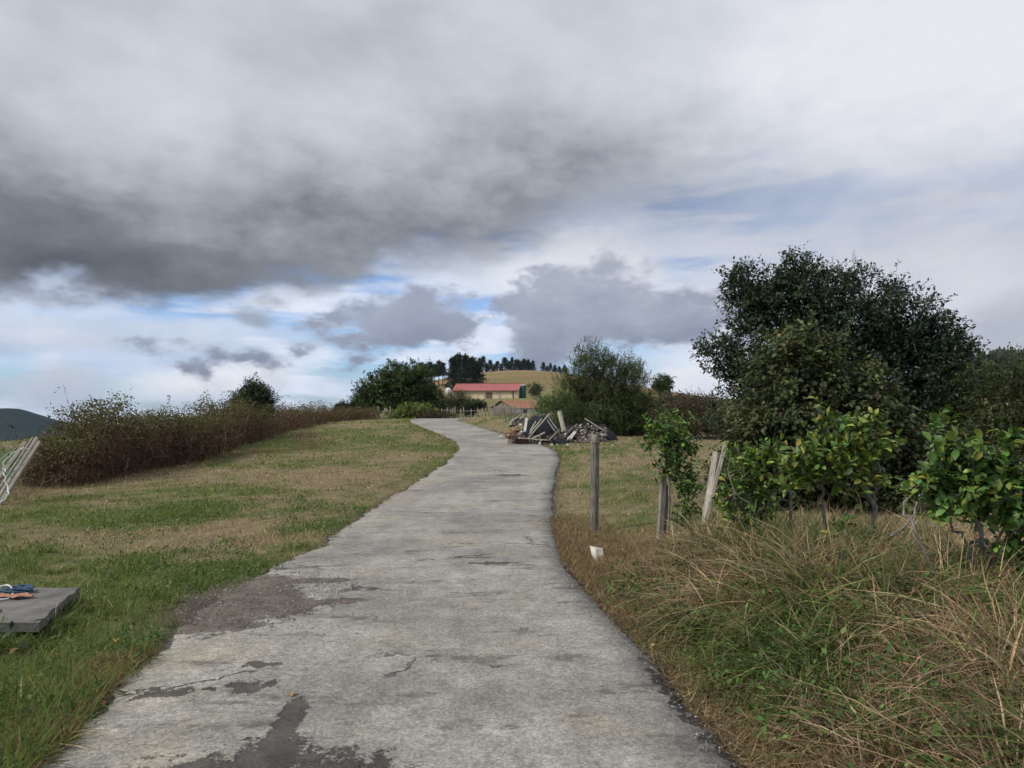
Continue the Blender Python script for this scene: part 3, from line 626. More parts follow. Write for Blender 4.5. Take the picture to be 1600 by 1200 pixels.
# ------------------------------------------------------------------ pines
def pine(name, label, group, H, Wd, seed, bare=.25, n=220):
    root = thing(name, label, 'pine tree', (0, 0, 0), group)
    g = Geo(); tube1(g, [(0, 0, -.4), (rng.normal(0, .1), rng.normal(0, .1), H * .5), (0, 0, H * .95)], .022 * H, .006 * H, 6, 7)
    z = bare + (1 - bare) * rng.random(n) ** .9; r = Wd * .5 * np.clip((1.02 - z) / (1 - bare), 0, 1) ** 1.15 * rng.uniform(.4, 1.25, n) * (0.75 + .5 * np.sin(z * 22 + seed) ** 2)
    th = rng.uniform(0, 2 * np.pi, n); e = np.c_[r * np.cos(th), r * np.sin(th), z * H + .06 * H * rng.normal(size=n) * .4]
    a = np.c_[np.zeros((n, 2)), e[:, 2] - .05 * H]; A = np.stack([a, (a + e) / 2, e], 1); k = rng.random(n) < .35
    tubes(g, A[k], np.tile([[.006 * H, .004 * H, .002 * H]], (k.sum(), 1)), 3); g.build('trunk', M_DARKBARK, root)
    g = Geo(); per = 9; tips = np.repeat(e, per, 0) + rng.normal(size=(n * per, 3)) * np.array([.05, .05, .022]) * H
    out = unit(tips * np.array([1, 1, 0]) + np.array([0, 0, .35 * Wd]) + rng.normal(size=tips.shape) * .25 * Wd)
    col = palette([(.014, .026, .016), (.022, .036, .020), (.03, .042, .022)], [3, 3, 1], n * per)
    s = H * .055 * rng.uniform(.7, 1.3, n * per); inst(g, LEAF2[0], LEAF2[1], frames(out, rdir(n * per)), np.c_[s * .55, s, s], tips, col)
    g.build('crown', M_LEAF, root, kind='stuff'); return root
ORD = ['first','second','third','fourth','fifth','sixth','seventh','eighth','ninth','tenth','eleventh','twelfth','thirteenth','fourteenth','fifteenth','sixteenth','seventeenth','eighteenth','nineteenth','twentieth','twenty first','twenty second','twenty third','twenty fourth']
def put(o, px, d, dz=-.2): o.location = at(px, d, dz)
pA = pine('pine_tree', 'dark pine in the row along the crest of the bare hill', 'pines on the hill crest', 9.0, 6.4, 1.0, .0)
pB = pine('pine_tree', 'dark pine in the row along the crest of the bare hill', 'pines on the hill crest', 9.0, 5.6, 2.5, .02)
crest = [(742, 14), (749, 17), (755, 18), (761, 13), (766, 17), (772, 11), (777, 13), (784, 11), (789, 15), (795, 12), (800, 14), (806, 12), (810, 15), (815, 13), (819, 15), (825, 13), (829, 11), (833, 14), (849, 11), (855, 9), (860, 11), (867, 9), (874, 10), (882, 10)]
for i, (px, hp) in enumerate(crest):
    src = pA if i % 2 == 0 else pB; d = 640 + 6 * math.sin(i * 2.1); Hh = hp * random.uniform(1.3, 1.75) * d / F
    o = src if i < 2 else copy_tree(src, (0, 0, 0)); o['label'] = f'{ORD[i]} pine of the hill crest row, counting from the big clump'; put(o, px, d); o.rotation_euler = (0, 0, i * 1.3); o.scale = (Hh / 9.0 * random.uniform(.85, 1.45),) * 2 + (Hh / 9.0,)
pC = pine('pine_tree', 'tall bare stemmed pine in the grove behind the broad dark tree', 'pines in the open grove', 14.0, 5.0, 4.0, .42, 150)
for i, (px, hp) in enumerate([(652, 26), (658, 30), (666, 28), (672, 31), (679, 28), (686, 33), (692, 30)]):
    d = 430 + 8 * math.sin(i * 1.7); o = pC if i == 0 else copy_tree(pC, (0, 0, 0)); put(o, px, d); b_ = 640 - (o.location.z - EYE) * F / d
    Hh = (b_ - (598 - hp)) * d / F; o['label'] = f'{ORD[i]} bare stemmed pine of the open grove, counting from the broad dark tree'; o.rotation_euler = (0, 0, i * 1.9); o.scale = (.95, .95, Hh / 14.0)
pD = pine('pine_tree', 'massive dark pine in the clump above the red barn roof', 'big pines above the barn', 16.0, 8.0, 6.0, .05, 260)
for i, (px, top) in enumerate([(708, 560), (717, 555), (727, 557), (737, 560), (746, 566)]):
    d = 345 + 10 * math.sin(i * 2.3); o = pD if i == 0 else copy_tree(pD, (0, 0, 0)); put(o, px, d, -.5); Hh = (640 - top) / F * d + EYE - o.location.z; o['label'] = f'{ORD[i]} massive pine of the clump above the barn, counting from the open grove'
    o.rotation_euler = (0, 0, i * 2.2); o.scale = (.95, .95, Hh / 16.0)
# forest on the wooded hill: nobody could count it
g = Geo(); n = 2600; i = rng.integers(60, RX.size - 60, n); p = np.c_[RX.ravel()[i], RY.ravel()[i], RZ.ravel()[i]] + rng.normal(size=(n, 3)) * np.array([5, 9, 0])
i2 = (np.arange(RX.shape[0])[:, None] * RX.shape[1] + RX.shape[1] // 2).ravel(); crest_ = np.c_[RX.ravel()[i2], RY.ravel()[i2], RZ.ravel()[i2]]; q = np.linspace(0, 1, 420)
p = np.r_[p, np.c_[[np.interp(q, np.linspace(0, 1, len(crest_)), crest_[:, k]) for k in range(3)]].T + rng.normal(size=(420, 3)) * np.array([2, 5, .6])]; n = len(p)
cone = np.array([[math.cos(a), math.sin(a), 0] for a in np.arange(6) * math.pi / 3] + [[.6 * math.cos(a + .5), .6 * math.sin(a + .5), .5] for a in np.arange(6) * math.pi / 3] + [[0, 0, 1]])
cf = [[[j, (j + 1) % 6, 6 + (j + 1) % 6, 6 + j] for j in range(6)], [[6 + j, 6 + (j + 1) % 6, 12] for j in range(6)]]
s = rng.uniform(4, 8, n); inst(g, cone, cf, np.tile(np.eye(3), (n, 1, 1)), np.c_[s * .35, s * .35, s], p - np.array([0, 0, 1.0]), palette([(.022, .038, .016), (.034, .05, .02), (.05, .06, .026)], [3, 3, 1], n))
tag(g.build('forest', M_LEAF, kind='stuff', flat=True), 'dense conifer forest covering the hill behind the evergreen tree')

# ================================================================== bramble hedge
CANE = [(.14, .082, .052), (.09, .056, .040), (.21, .135, .085), (.055, .038, .030), (.32, .25, .18)]
def bramble(label, line, h, n_cane, n_leaf, thick=.6, tall=.04, green=.5, lsize=.055, crad=.0045, group='sections of the bramble hedge'):
    L = np.array(line, float); seg = np.linalg.norm(np.diff(L, axis=0), axis=1); cum = np.r_[0, np.cumsum(seg)]
    base = np.array([L[0, 0], L[0, 1], float(gz(L[:1, 0], L[:1, 1])[0])]); root = thing('bramble_hedge', label, 'hedge', base, group)
    ends = lambda s: (.62 + .38 * sstep(s, 0, 2.6))
    def spot(n):
        s = rng.random(n) * cum[-1]; x = np.interp(s, cum, L[:, 0]) + rng.uniform(-1, 1, n) * thick + .25 * (fbm(s, s * 0 + 9, .9, 3) - .5) * 2.6; y = np.interp(s, cum, L[:, 1]) + rng.uniform(-.3, .3, n)
        return x, y, s
    x, y, s = spot(n_cane); z = gz(x, y); hh = h * ends(s) * (.40 + 1.15 * fbm(s, s * 0 + 4, .8, 3)) * rng.uniform(.25, 1.02, n_cane)
    tl = rng.random(n_cane) < tall; hh = np.where(tl, hh * 1.1 + .35, hh)
    th = rng.uniform(0, 2 * np.pi, n_cane); ln = rng.uniform(.1, .75, n_cane) * h * .7
    ex, ey = np.cos(th) * ln, np.sin(th) * ln
    t = np.linspace(0, 1, 6)[None]; arch = (1.9 * t - 1.05 * t ** 2.2)
    P = np.stack([x[:, None] + ex[:, None] * t ** 1.4, y[:, None] + ey[:, None] * t ** 1.4, z[:, None] + hh[:, None] * arch], -1)
    mess = rng.random(n_cane) < .5; km = mess.sum()                     # tangled chords through the mass
    A0 = np.stack([x[mess], y[mess], z[mess] + hh[mess] * rng.uniform(.1, .95, km)], -1); dv = rdir(km) * np.array([.5, .7, .35]) * rng.uniform(.3, 1.0, (km, 1)) * h
    P[mess] = A0[:, None] + dv[:, None] * (np.linspace(-.5, .5, 6)[None, :, None]) + np.array([0, 0, 1.]) * (-.5 * np.linspace(-.5, .5, 6) ** 2)[None, :, None] * h
    P[:, 1:] += rng.normal(0, .06, P[:, 1:].shape); P[:, :, 2] = np.maximum(P[:, :, 2], z[:, None] - .02)
    g = Geo(); tubes(g, P, crad * rng.uniform(.6, 1.5, (n_cane, 1)) * np.linspace(1, .5, 6)[None] * (1 + y[:, None] * .012), 3, palette(CANE, [3, 3, 2, 2, .8], n_cane))
    g.build('canes', M_CANE, root, kind='stuff', origin=base)
    # leaves: browner low down, greener along the top
    x, y, s = spot(n_leaf); z0 = gz(x, y); hh = h * ends(s) * (.40 + 1.15 * fbm(s, s * 0 + 4, .8, 3)) * (.8 + .4 * fbm(x, y, 2.2, 2, 60.)); f = rng.random(n_leaf) ** .75
    p = np.c_[x, y, z0 + hh * f]; k = np.clip(f * 1.5 - .55 + rng.normal(0, .22, n_leaf), 0, 1)[:, None] * green
    br = palette([(.115, .066, .040), (.075, .046, .030), (.165, .098, .055)], [3, 3, 2], n_leaf); gr = palette([(.062, .078, .022), (.088, .10, .030), (.125, .115, .04)], [3, 3, 1.5], n_leaf)
    ti = np.where(tl)[0]
    if len(ti):
        m_ = 14; tt = rng.random((len(ti), m_)) * .6 + .4; w = tt * 5; i = np.minimum(w.astype(int), 4); fr = (w - i)[..., None]
        q = (P[ti[:, None], i] * (1 - fr) + P[ti[:, None], i + 1] * fr).reshape(-1, 3); p = np.r_[p, q]; n2 = len(q)
        br = np.r_[br, palette([(.05, .05, .022)], [1], n2)]; gr = np.r_[gr, palette([(.045, .058, .022)], [1], n2)]; k = np.r_[k, np.full((n2, 1), .8)]
    n = len(p); sz = lsize * rng.uniform(.6, 1.25, n); g = Geo()
    inst(g, LEAF2[0], LEAF2[1], frames(rdir(n) + np.array([0, 0, -.25]), rdir(n) + np.array([0, 0, .8])), np.c_[sz * .62, sz, sz], p, br * (1 - k) + gr * k)
    g.build('foliage', M_LEAF, root, kind='stuff', origin=base); return root
M_CANE = leafmat('cane', .8, 0.0, (1, 1, 1), .2)
bramble('long near section of dry brown bramble hedge with arching sprays beside the leaning planks', [(-9.45, 14.3), (-9.5, 16), (-9.6, 18), (-9.8, 23)], 1.42, 3200, 40000, .66, .035, 1.0, .058)
bramble('bramble hedge section growing around the small dark tree', [(-10.2, 23.5), (-10.6, 27), (-11.2, 31)], 1.55, 1300, 16000, .75, .03, .9, .072)
bramble('reddish low bramble section just past the small dark tree', [(-11.2, 32), (-12.0, 38), (-12.3, 45)], 1.15, 1100, 12000, .8, .03, .6, .08)
bramble('farthest lowest bramble section ending at the wire fence', [(-12.3, 46), (-11.8, 51), (-11.0, 56)], .85, 700, 8000, .8, .01, .5, .095)
# dead brown growth fallen at the hedge foot
n = 5200; yy = rng.uniform(12, 34, n); xx = np.interp(yy, [12, 18, 23, 26, 34], [-9.2, -9.0, -9.0, -8.2, -9.6]) + rng.normal(.1, .5, n) + .9 * np.exp(-((yy - 25) / 3) ** 2)
g = Geo(); s = rng.uniform(.08, .30, n); dr = rdir(n) * np.array([1, 1, .35]) + np.array([0, 0, .12]); T = blade(.35, 2)
Rm = frames(dr)[:, :, [0, 2, 1]]; inst(g, T[0], T[1], Rm, np.c_[np.full(n, .008), s, s], np.c_[xx, yy, gz(xx, yy) + .02], palette([(.13, .082, .045), (.09, .058, .035), (.17, .115, .06)], [2, 2, 1], n))
tag(g.build('dead_bracken', M_GRASS, kind='stuff'), 'fallen brown dead growth along the foot of the bramble hedge')

# ================================================================== near shrubs with large leathery leaves
LG = [(0.072, 0.140, 0.034), (0.104, 0.189, 0.042), (0.049, 0.098, 0.029), (0.189, 0.247, 0.052), (0.286, 0.273, 0.052)]
LEAF_MESH = {}
def leaf_object(k, parent, M4):
    if k not in LEAF_MESH:
        g = Geo(); g.add(LEAF8[0] * np.array([.5, 1, 1]), LEAF8[1], LG[k]); o = g.build('leaf', M_GLOSS); LEAF_MESH[k] = o.data; bpy.data.objects.remove(o)
    o = bpy.data.objects.new('leaf', LEAF_MESH[k]); COL.objects.link(o); o.parent = parent; o.matrix_local = M4
def near_shrub(label, d, base_px, base_py, lobes, stems, n_clump, size, wts, n_obj=110, bark=None, per=3, spread=.05):
    base = W(base_px, base_py, d); base[2] = float(gz(base[:1], base[1:2])[0]); root = thing('laurel_shrub', label, 'shrub', base, 'leathery leaved shrubs on the bank')
    LB = [lobe(l[0], l[1], l[2] * 1.0, l[3] * .92, d) for l in lobes]; tips, out, cl, C = crown_tips(LB, n_clump, per, spread, .45)
    Rm, S, pos, col, tw = leafy(None, tips, out, cl, .11, 7, size, .46, LG, wts, LEAF8, .9, -.1, .15, .8, limit=1)
    face = np.abs(Rm[:, 1, 2]) * S[:, 1] / np.linalg.norm(pos - np.array([0, 0, EYE]), axis=1) ; big = np.argsort(-face)[:n_obj]
    keep = np.ones(len(pos), bool); keep[big] = False
    g = Geo(); inst(g, LEAF8[0], LEAF8[1], Rm[keep], S[keep], pos[keep], col[keep]); g.build('foliage', M_GLOSS, root, kind='stuff', origin=base)
    lgk = np.array(LG)
    for i in big:
        k = int(np.argmin(((lgk - col[i]) ** 2).sum(1))); M4 = Matrix.Identity(4)
        for r in range(3):
            for c_2 in range(3): M4[r][c_2] = float(Rm[i, r, c_2] * (S[i, 1]))
            M4[r][3] = float(pos[i, r] - base[r])
        leaf_object(k, root, M4)
    for st in stems:
        pts = [W(px, py, d + dd) for px, py, dd in st[0]]
        if st[0][0][1] > 800: pts[0][2] = min(pts[0][2], float(gz(pts[0][:1], pts[0][1:2])[0]) - .05)
        g = Geo(); tube1(g, pts, st[1] * .95, st[2] * .95, 7, 14, wob=.012); g.build('stem', bark or M_LICHEN, root, origin=base)
    g = Geo(); lc = np.array([p for st in stems for p in [W(px, py, d + dd) for px, py, dd in st[0][1:]]])
    A = []
    for c_ in tips[::2]:
        j = np.argmin(((lc - c_) ** 2).sum(1)); A.append(curve([lc[j], (lc[j] + c_) / 2 + rng.normal(0, .02, 3), c_], 5))
    tubes(g, np.array(A), np.linspace(.006, .0022, 5)[None].repeat(len(A), 0), 4); g.build('twigs', M_BARK, root, kind='stuff', origin=base)
near_shrub('small bushy shrub hugging the old stump post', 7.7, 1045, 850, [(1045, 672, 36, 22), (1032, 690, 24, 20), (1068, 690, 24, 24), (1050, 715, 28, 22), (1075, 765, 17, 38), (1078, 810, 16, 20), (1045, 745, 16, 20)],
    [([(1043, 852, 0), (1046, 790, 0), (1045, 740, 0), (1045, 690, 0)], .016, .007), ([(1052, 850, .05), (1060, 780, .1), (1062, 730, .1), (1070, 690, .1)], .011, .005), ([(1048, 850, .0), (1070, 800, .0), (1078, 760, 0)], .009, .004)], 115, .066, [5, 4, 4, 2, .3], 70)
near_shrub('low dark shrub next to the leaning split boards', 6.3, 1215, 890, [(1178, 712, 38, 13), (1160, 740, 20, 16), (1150, 782, 28, 26), (1190, 775, 28, 30), (1168, 822, 24, 18)],
    [([(1236, 890, 0), (1236, 830, 0), (1232, 785, 0), (1216, 725, 0), (1210, 708, 0)], .021, .012), ([(1210, 890, -.1), (1190, 850, -.1), (1180, 800, -.1), (1150, 770, -.1), (1140, 745, -.1)], .012, .006), ([(1180, 880, .1), (1165, 820, .1), (1160, 760, .1), (1165, 715, .1)], .010, .005)], 66, .070, [4, 5, 2, 3.5, .6], 90)
near_shrub('yellowish shrub with a forked grey stem in the middle of the bank', 5.6, 1355, 865, [(1262, 712, 28, 18), (1320, 695, 52, 24), (1288, 655, 16, 14), (1342, 668, 24, 18), (1368, 730, 24, 28), (1305, 738, 44, 20), (1385, 690, 20, 20), (1245, 740, 22, 22), (1305, 852, 30, 18)],
    [([(1352, 862, 0), (1364, 820, 0), (1366, 790, 0), (1352, 765, 0), (1322, 742, 0), (1300, 730, 0)], .023, .011), ([(1365, 795, 0), (1370, 760, 0), (1372, 720, 0), (1355, 680, 0)], .014, .006), ([(1292, 835, .1), (1287, 800, .1), (1283, 755, .1), (1290, 700, .1)], .018, .010), ([(1270, 895, 0), (1278, 860, 0), (1290, 840, 0)], .013, .010)], 95, .076, [3, 6, 1.5, 6, 1.8], 120)
near_shrub('largest dark glossy shrub on the bank nearest the camera', 4.5, 1550, 960, [(1488, 688, 22, 20), (1522, 728, 56, 30), (1482, 775, 52, 36), (1562, 688, 28, 14), (1548, 775, 50, 44), (1600, 745, 40, 40), (1450, 755, 26, 22), (1590, 860, 44, 44), (1640, 800, 50, 60), (1600, 930, 40, 40)],
    [([(1556, 965, 0), (1550, 910, 0), (1538, 860, 0), (1528, 815, 0), (1510, 760, 0)], .019, .010), ([(1575, 960, .05), (1562, 920, .05), (1550, 880, 0), (1570, 820, 0), (1590, 760, 0)], .012, .007), ([(1480, 920, -.1), (1455, 880, -.1), (1432, 830, -.1), (1415, 790, 0), (1440, 760, .0)], .012, .006), ([(1545, 880, 0), (1510, 850, 0), (1485, 825, 0), (1475, 780, 0)], .012, .006)], 140, .082, [4, 6, 3, 3, .4], 170)
# bare grey sticks among them
for lb, pts, r in (('bent bare grey stick lying between the forked shrub and the dark glossy shrub', [(1392, 838, 5.2), (1415, 820, 5.3), (1428, 800, 5.4), (1438, 770, 5.5)], .011), ('short pale bent branch stub low in the bank grass', [(1490, 1050, 3.7), (1500, 1020, 3.72), (1505, 1003, 3.75)], .010)):
    P = [W(*q) for q in pts]; g = Geo(); tube1(g, P, r, r * .6, 6, 9, wob=.006); tag(g.build('dry_stick', M_LICHEN, origin=P[0], loc=P[0]), lb, 'stick')

# ================================================================== grass
def scatter(n, d0, d1, power, side, wmul=1.25):
    u = rng.random(n); p = 1 - power; d = (d0 ** p + u * (d1 ** p - d0 ** p)) ** (1 / p); half = .73 * wmul * d + .8
    x = rng.uniform(-1, 1, n) * half; rd = road_dist(x, d)
    k = (rd > -.07 + .12 * rng.random(n)) & ((x < xL(d)) if side < 0 else (x > xR(d)) if side > 0 else True)
    return x[k], d[k], rd[k]
GRN = [(.122, .178, .036), (.165, .218, .050), (.085, .132, .030), (.24, .245, .080)]
STR = [(.42, .325, .195), (.33, .25, .145), (.52, .42, .27), (.24, .175, .105)]
def grass(name, label, x, y, hgt_, width, gfrac, bends=(.25, .5, .8, 1.1), segs=2, tilt=.35, lean=None, cg=GRN, cs=STR, clump=True):
    n = len(x); g = Geo(); z = gz(x, y) - .004; isg = rng.random(n) < gfrac
    col = np.where(isg[:, None], palette(cg, [3, 2, 2, 1], n, .2), palette(cs, [3, 3, 1.3, 2], n, .22))
    zax = unit(np.c_[rng.normal(0, tilt, (n, 2)), np.ones(n)] + (0 if lean is None else lean)); th = rng.uniform(0, 2 * np.pi, n)
    f = np.c_[np.cos(th), np.sin(th), np.zeros(n)]; xa = unit(np.cross(f, zax)); ya = np.cross(zax, xa); Rm = np.stack([xa, ya, zax], 2)
    w = rng.integers(0, len(bends), n)
    for i, b_ in enumerate(bends):
        k = w == i; T = blade(b_, segs); inst(g, T[0], T[1], Rm[k], np.c_[width[k], hgt_[k], hgt_[k]], np.c_[x, y, z][k], np.clip(col[k], .01, .8))
    return tag(g.build(name, M_GRASS, kind='stuff'), label)
def in_slab(x, y): return (x < -3.30 - (y - 4.91) * .323) & (x > -5.0) & (y > 4.88) & (y < 5.84)
def in_dirt(x, y): return (((x + 2.05) / .75) ** 2 + ((y - 6.0) / 1.0) ** 2 < .8)
x, y, rd = scatter(345000, 2.3, 62, 1.05, -1); k = ~in_slab(x, y) & ~in_dirt(x, y) & (x > -.9 * y - 3); x, y, rd = x[k], y[k], rd[k]
gn = greenness(x, y); tuft = fbm(x, y, 2.6, 3, 5.); k = rng.random(len(x)) < .50 + 1.3 * (tuft - .32); x, y, rd, gn, tuft = x[k], y[k], rd[k], gn[k], tuft[k]
h_ = (.026 + .11 * np.clip(tuft - .42, 0, 1) + .05 * sstep(gn, .5, .7)) * rng.uniform(.5, 1.5, len(x)) * (1 + .010 * y)
h_ = h_ + (.10 * np.exp(-((rd - .3) / .35) ** 2) * sstep(y, 18, 28) + .07 * np.exp(-(rd / .5) ** 2) * (y < 4.6)) * rng.random(len(x))
grass('meadow_grass', 'short patchy green and straw coloured grass of the field beside the lane', x, y, h_, np.maximum(.0036, .00095 * y) * rng.uniform(.7, 1.3, len(x)), sstep(gn, .33, .62) * .86 + .10)
x, y, rd = scatter(180000, 6.2, 55, 1.03, 1); k = ~((y < 8.6) & (x > xR(y) + 2.2)) & (rng.random(len(x)) < .9); x, y, rd = x[k], y[k], rd[k]
gn = greenness(x, y); tuft = fbm(x, y, 2.2, 3, 15.); k = rng.random(len(x)) < .35 + 1.3 * (tuft - .3); x, y, rd, gn, tuft = x[k], y[k], rd[k], gn[k], tuft[k]
mm = mound(x, y); h_ = (.030 + .13 * np.clip(tuft - .42, 0, 1) + .05 * sstep(gn, .52, .68) + .35 * mm) * rng.uniform(.5, 1.5, len(x)) * (1 + .008 * y)
grass('lawn_grass', 'thin grass on the plot behind the wooden post', x, y, h_, np.maximum(.0036, .00095 * y) * rng.uniform(.7, 1.3, len(x)), sstep(gn, .38, .68) * .80 + .06)
# rank grass on the bank: fountain shaped tufts, straw or green, over a mat of short blades
DST = [(.32, .23, .135), (.23, .16, .092), (.46, .36, .225), (.145, .10, .06)]; DGR = [(.075, .118, .028), (.105, .155, .038), (.050, .080, .022), (.15, .165, .05)]
def tufts(name, label, cx, cy, h, green, nb=46, w0=.0035, w1=.0075, lean=None, reach=(.25, 1.25)):
    N = len(cx); k = np.repeat(np.arange(N), nb); n = N * nb; th = rng.uniform(0, 2 * np.pi, n); o = np.c_[np.cos(th), np.sin(th), np.zeros(n)]
    hh = h[k] * rng.uniform(.35, 1.15, n); base = np.c_[cx[k], cy[k]] + o[:, :2] * (rng.random(n) ** .7 * .13 * (h[k] / .3))[:, None]
    z = gz(base[:, 0], base[:, 1]) - .005; lz = unit(np.c_[o[:, :2] * rng.uniform(*reach, (n, 1)) * .7, np.ones(n)] + np.c_[rng.normal(0, .22, (n, 2)), np.zeros(n)] + (0 if lean is None else lean[k]))
    f = unit(o + rng.normal(0, .35, o.shape) * [1, 1, 0]); xa = unit(np.cross(f, lz)); ya = np.cross(lz, xa); Rm = np.stack([xa, ya, lz], 2)
    isg = rng.random(n) < green[k]; tv = np.exp(rng.normal(0, .22, N))[k][:, None]; col = np.where(isg[:, None], palette(DGR, [3, 2, 2, 1], n, .2), palette(DST, [3, 3, 1.5, 2], n, .24)) * tv
    g = Geo(); sel = rng.integers(0, 4, n)
    for i, b_ in enumerate((.35, .75, 1.2, 1.6)):
        q = sel == i; T = blade(b_, 3); inst(g, T[0], T[1], Rm[q], np.c_[rng.uniform(w0, w1, q.sum()), hh[q], hh[q]], np.c_[base, z][q], np.clip(col[q], .01, .8))
    return tag(g.build(name, M_GRASS, kind='stuff'), label)
n = 1500; y = 2.2 + 6.4 * rng.random(n) ** 1.1; dd = .22 + 3.6 * rng.random(n) ** 1.05; x = xR(y) + dd; k = (dd > .20 + .28 * sstep(y, 4.2, 5.6)) & ((y < 6.6) | (dd > .9 + .7 * (y - 6.6))); x, y, dd = x[k], y[k], dd[k]; n = len(x)
v1 = fbm(x, y, 1.5, 3, 25.); gp = fbm(x, y, .8, 3, 35.) + .06 * rng.normal(size=n); gr_ = np.clip(sstep(gp, .54, .66) * .75 + .06, 0, .92)
h_ = (.12 + .28 * sstep(dd, .2, .9) * (1 - .22 * sstep(dd, 1.6, 2.6))) * (.45 + 1.1 * v1) * rng.uniform(.7, 1.25, n) * (1 - .30 * sstep(y, 5.5, 8.5))
tufts('tall_grass', 'tufts of rank straw and green grass covering the bank below the shrubs', x, y, h_, gr_, 50, .004, .0085, lean=np.c_[np.full(n, -.22), np.full(n, -.08), np.zeros(n)])
n = 46000; y = 2.2 + 6.8 * rng.random(n) ** 1.1; x = xR(y) + .05 + 4.2 * rng.random(n); k = ~((y > 7.2) & (x < xR(y) + 1.2)); x, y = x[k], y[k]; n = len(x)
grass('bank_grass', 'short matted grass between the taller tufts on the bank', x, y, rng.uniform(.03, .12, n), rng.uniform(.004, .007, n), sstep(fbm(x, y, .8, 3, 35.), .53, .66) * .7 + .06, (.5, .9, 1.3), 2, .7, None, DGR, DST)
# clumps standing in the meadow, thicker by the lane and round the slab
x, y, rd = scatter(5200, 2.5, 45, 1.15, -1); k = ~in_slab(x, y) & ~in_dirt(x, y) & (rng.random(len(x)) < .25 + .75 * sstep(greenness(x, y), .48, .62)); x, y, rd = x[k], y[k], rd[k]
h_ = rng.uniform(.05, .13, len(x)) * (1 + .5 * np.exp(-(rd / .4) ** 2)) * (1 + .5 * (y < 5)); 
tufts('grass_clump', 'rounded grass clumps dotted over the field beside the lane', x, y, h_, np.clip(sstep(greenness(x, y), .42, .6) * .85 + .1, 0, .95), 20, .004, .008)
n = 70; t_ = rng.random(n); x = np.where(t_ < .5, -3.30 - .33 * t_ * 2 + .10 * rng.random(n), -3.3 - 1.4 * rng.random(n)); y = np.where(t_ < .5, 4.9 + .97 * t_ * 2, 4.72 + .15 * rng.random(n)); tufts('slab_grass', 'grass growing up along the edges of the concrete slab', x, y, rng.uniform(.10, .20, n), np.full(n, .85), 40)
# fallen straw along the lane edge and round the post
n = 20000; y = 2.4 + 8.0 * rng.random(n); x = xR(y) + .02 + .75 * rng.random(n) ** 1.6; k = rng.random(n) < .6; k |= y > 6.6
n2 = 5000; y2 = rng.uniform(2.4, 4.6, n2); x2 = xL(y2) - .01 - .35 * rng.random(n2) ** 1.5; xa = np.r_[x[k], x2]; ya = np.r_[y[k], y2]
n3 = 9000; xa = np.r_[xa, rng.normal(1.35, .55, n3)]; ya = np.r_[ya, rng.normal(7.7, .65, n3)]; k = road_dist(xa, ya) > -.01; xa, ya = xa[k], ya[k]; n = len(xa)
T = blade(.3, 2); s = rng.uniform(.03, .13, n); Rm = frames(rdir(n) * np.array([1, 1, .22]))[:, :, [0, 2, 1]]
g = Geo(); inst(g, T[0], T[1], Rm, np.c_[rng.uniform(.003, .006, n), s, s], np.c_[xa, ya, gz(xa, ya) + .012 + .02 * rng.random(n)], palette([(.25, .175, .085), (.19, .13, .065), (.31, .235, .13), (.12, .08, .045)], [3, 3, 1, 2], n))
tag(g.build('fallen_straw', M_GRASS, kind='stuff'), 'fallen straw and needles along the edges of the lane')
# broad leaved weeds rooted in the bank
n = 900; yb = 2.3 + 5 * rng.random(n); xb = xR(yb) + .15 + 3.4 * rng.random(n); k = (fbm(xb, yb, 1.2, 3, 55.) > .58) & (yb < 6.4); xb, yb = xb[k], yb[k]; m_ = 14; n = len(xb) * m_
x = np.repeat(xb, m_) + rng.normal(0, .06, n); y = np.repeat(yb, m_) + rng.normal(0, .06, n); g = Geo(); s = rng.uniform(.018, .05, n)
inst(g, LEAF2[0], LEAF2[1], frames(rdir(n) + np.array([0, 0, .4]), rdir(n) * .5 + np.array([0, 0, 1.])), np.c_[s * .6, s, s], np.c_[x, y, gz(x, y) + .03 + rng.random(n) * .20], palette([(.06, .11, .024), (.09, .15, .032), (.04, .075, .02)], [2, 2, 1], n)); tag(g.build('bank_weeds', M_LEAF, kind='stuff'), 'broad leaved green weeds among the tufts on the bank')
# broad leaved weeds by the left verge
n = 24000; y = rng.uniform(2.6, 12.5, n); x = xL(y) - .05 - 3.6 * rng.random(n) ** 1.5; t = fbm(x, y, 1.5, 3, 45.); k = (t > .49) & ~in_slab(x, y) & ~in_dirt(x, y); x, y = x[k], y[k]; n = len(x)
g = Geo(); s = rng.uniform(.014, .036, n); inst(g, LEAF2[0], LEAF2[1], frames(rdir(n) + np.array([0, 0, .5]), rdir(n) * .5 + np.array([0, 0, 1.])), np.c_[s * .7, s, s], np.c_[x, y, gz(x, y) + rng.random(n) * .09], palette([(.055, .115, .022), (.08, .15, .03), (.04, .08, .02)], [2, 2, 1], n))
tag(g.build('weeds', M_LEAF, kind='stuff'), 'low bright green weeds along the verge by the dirt patch')

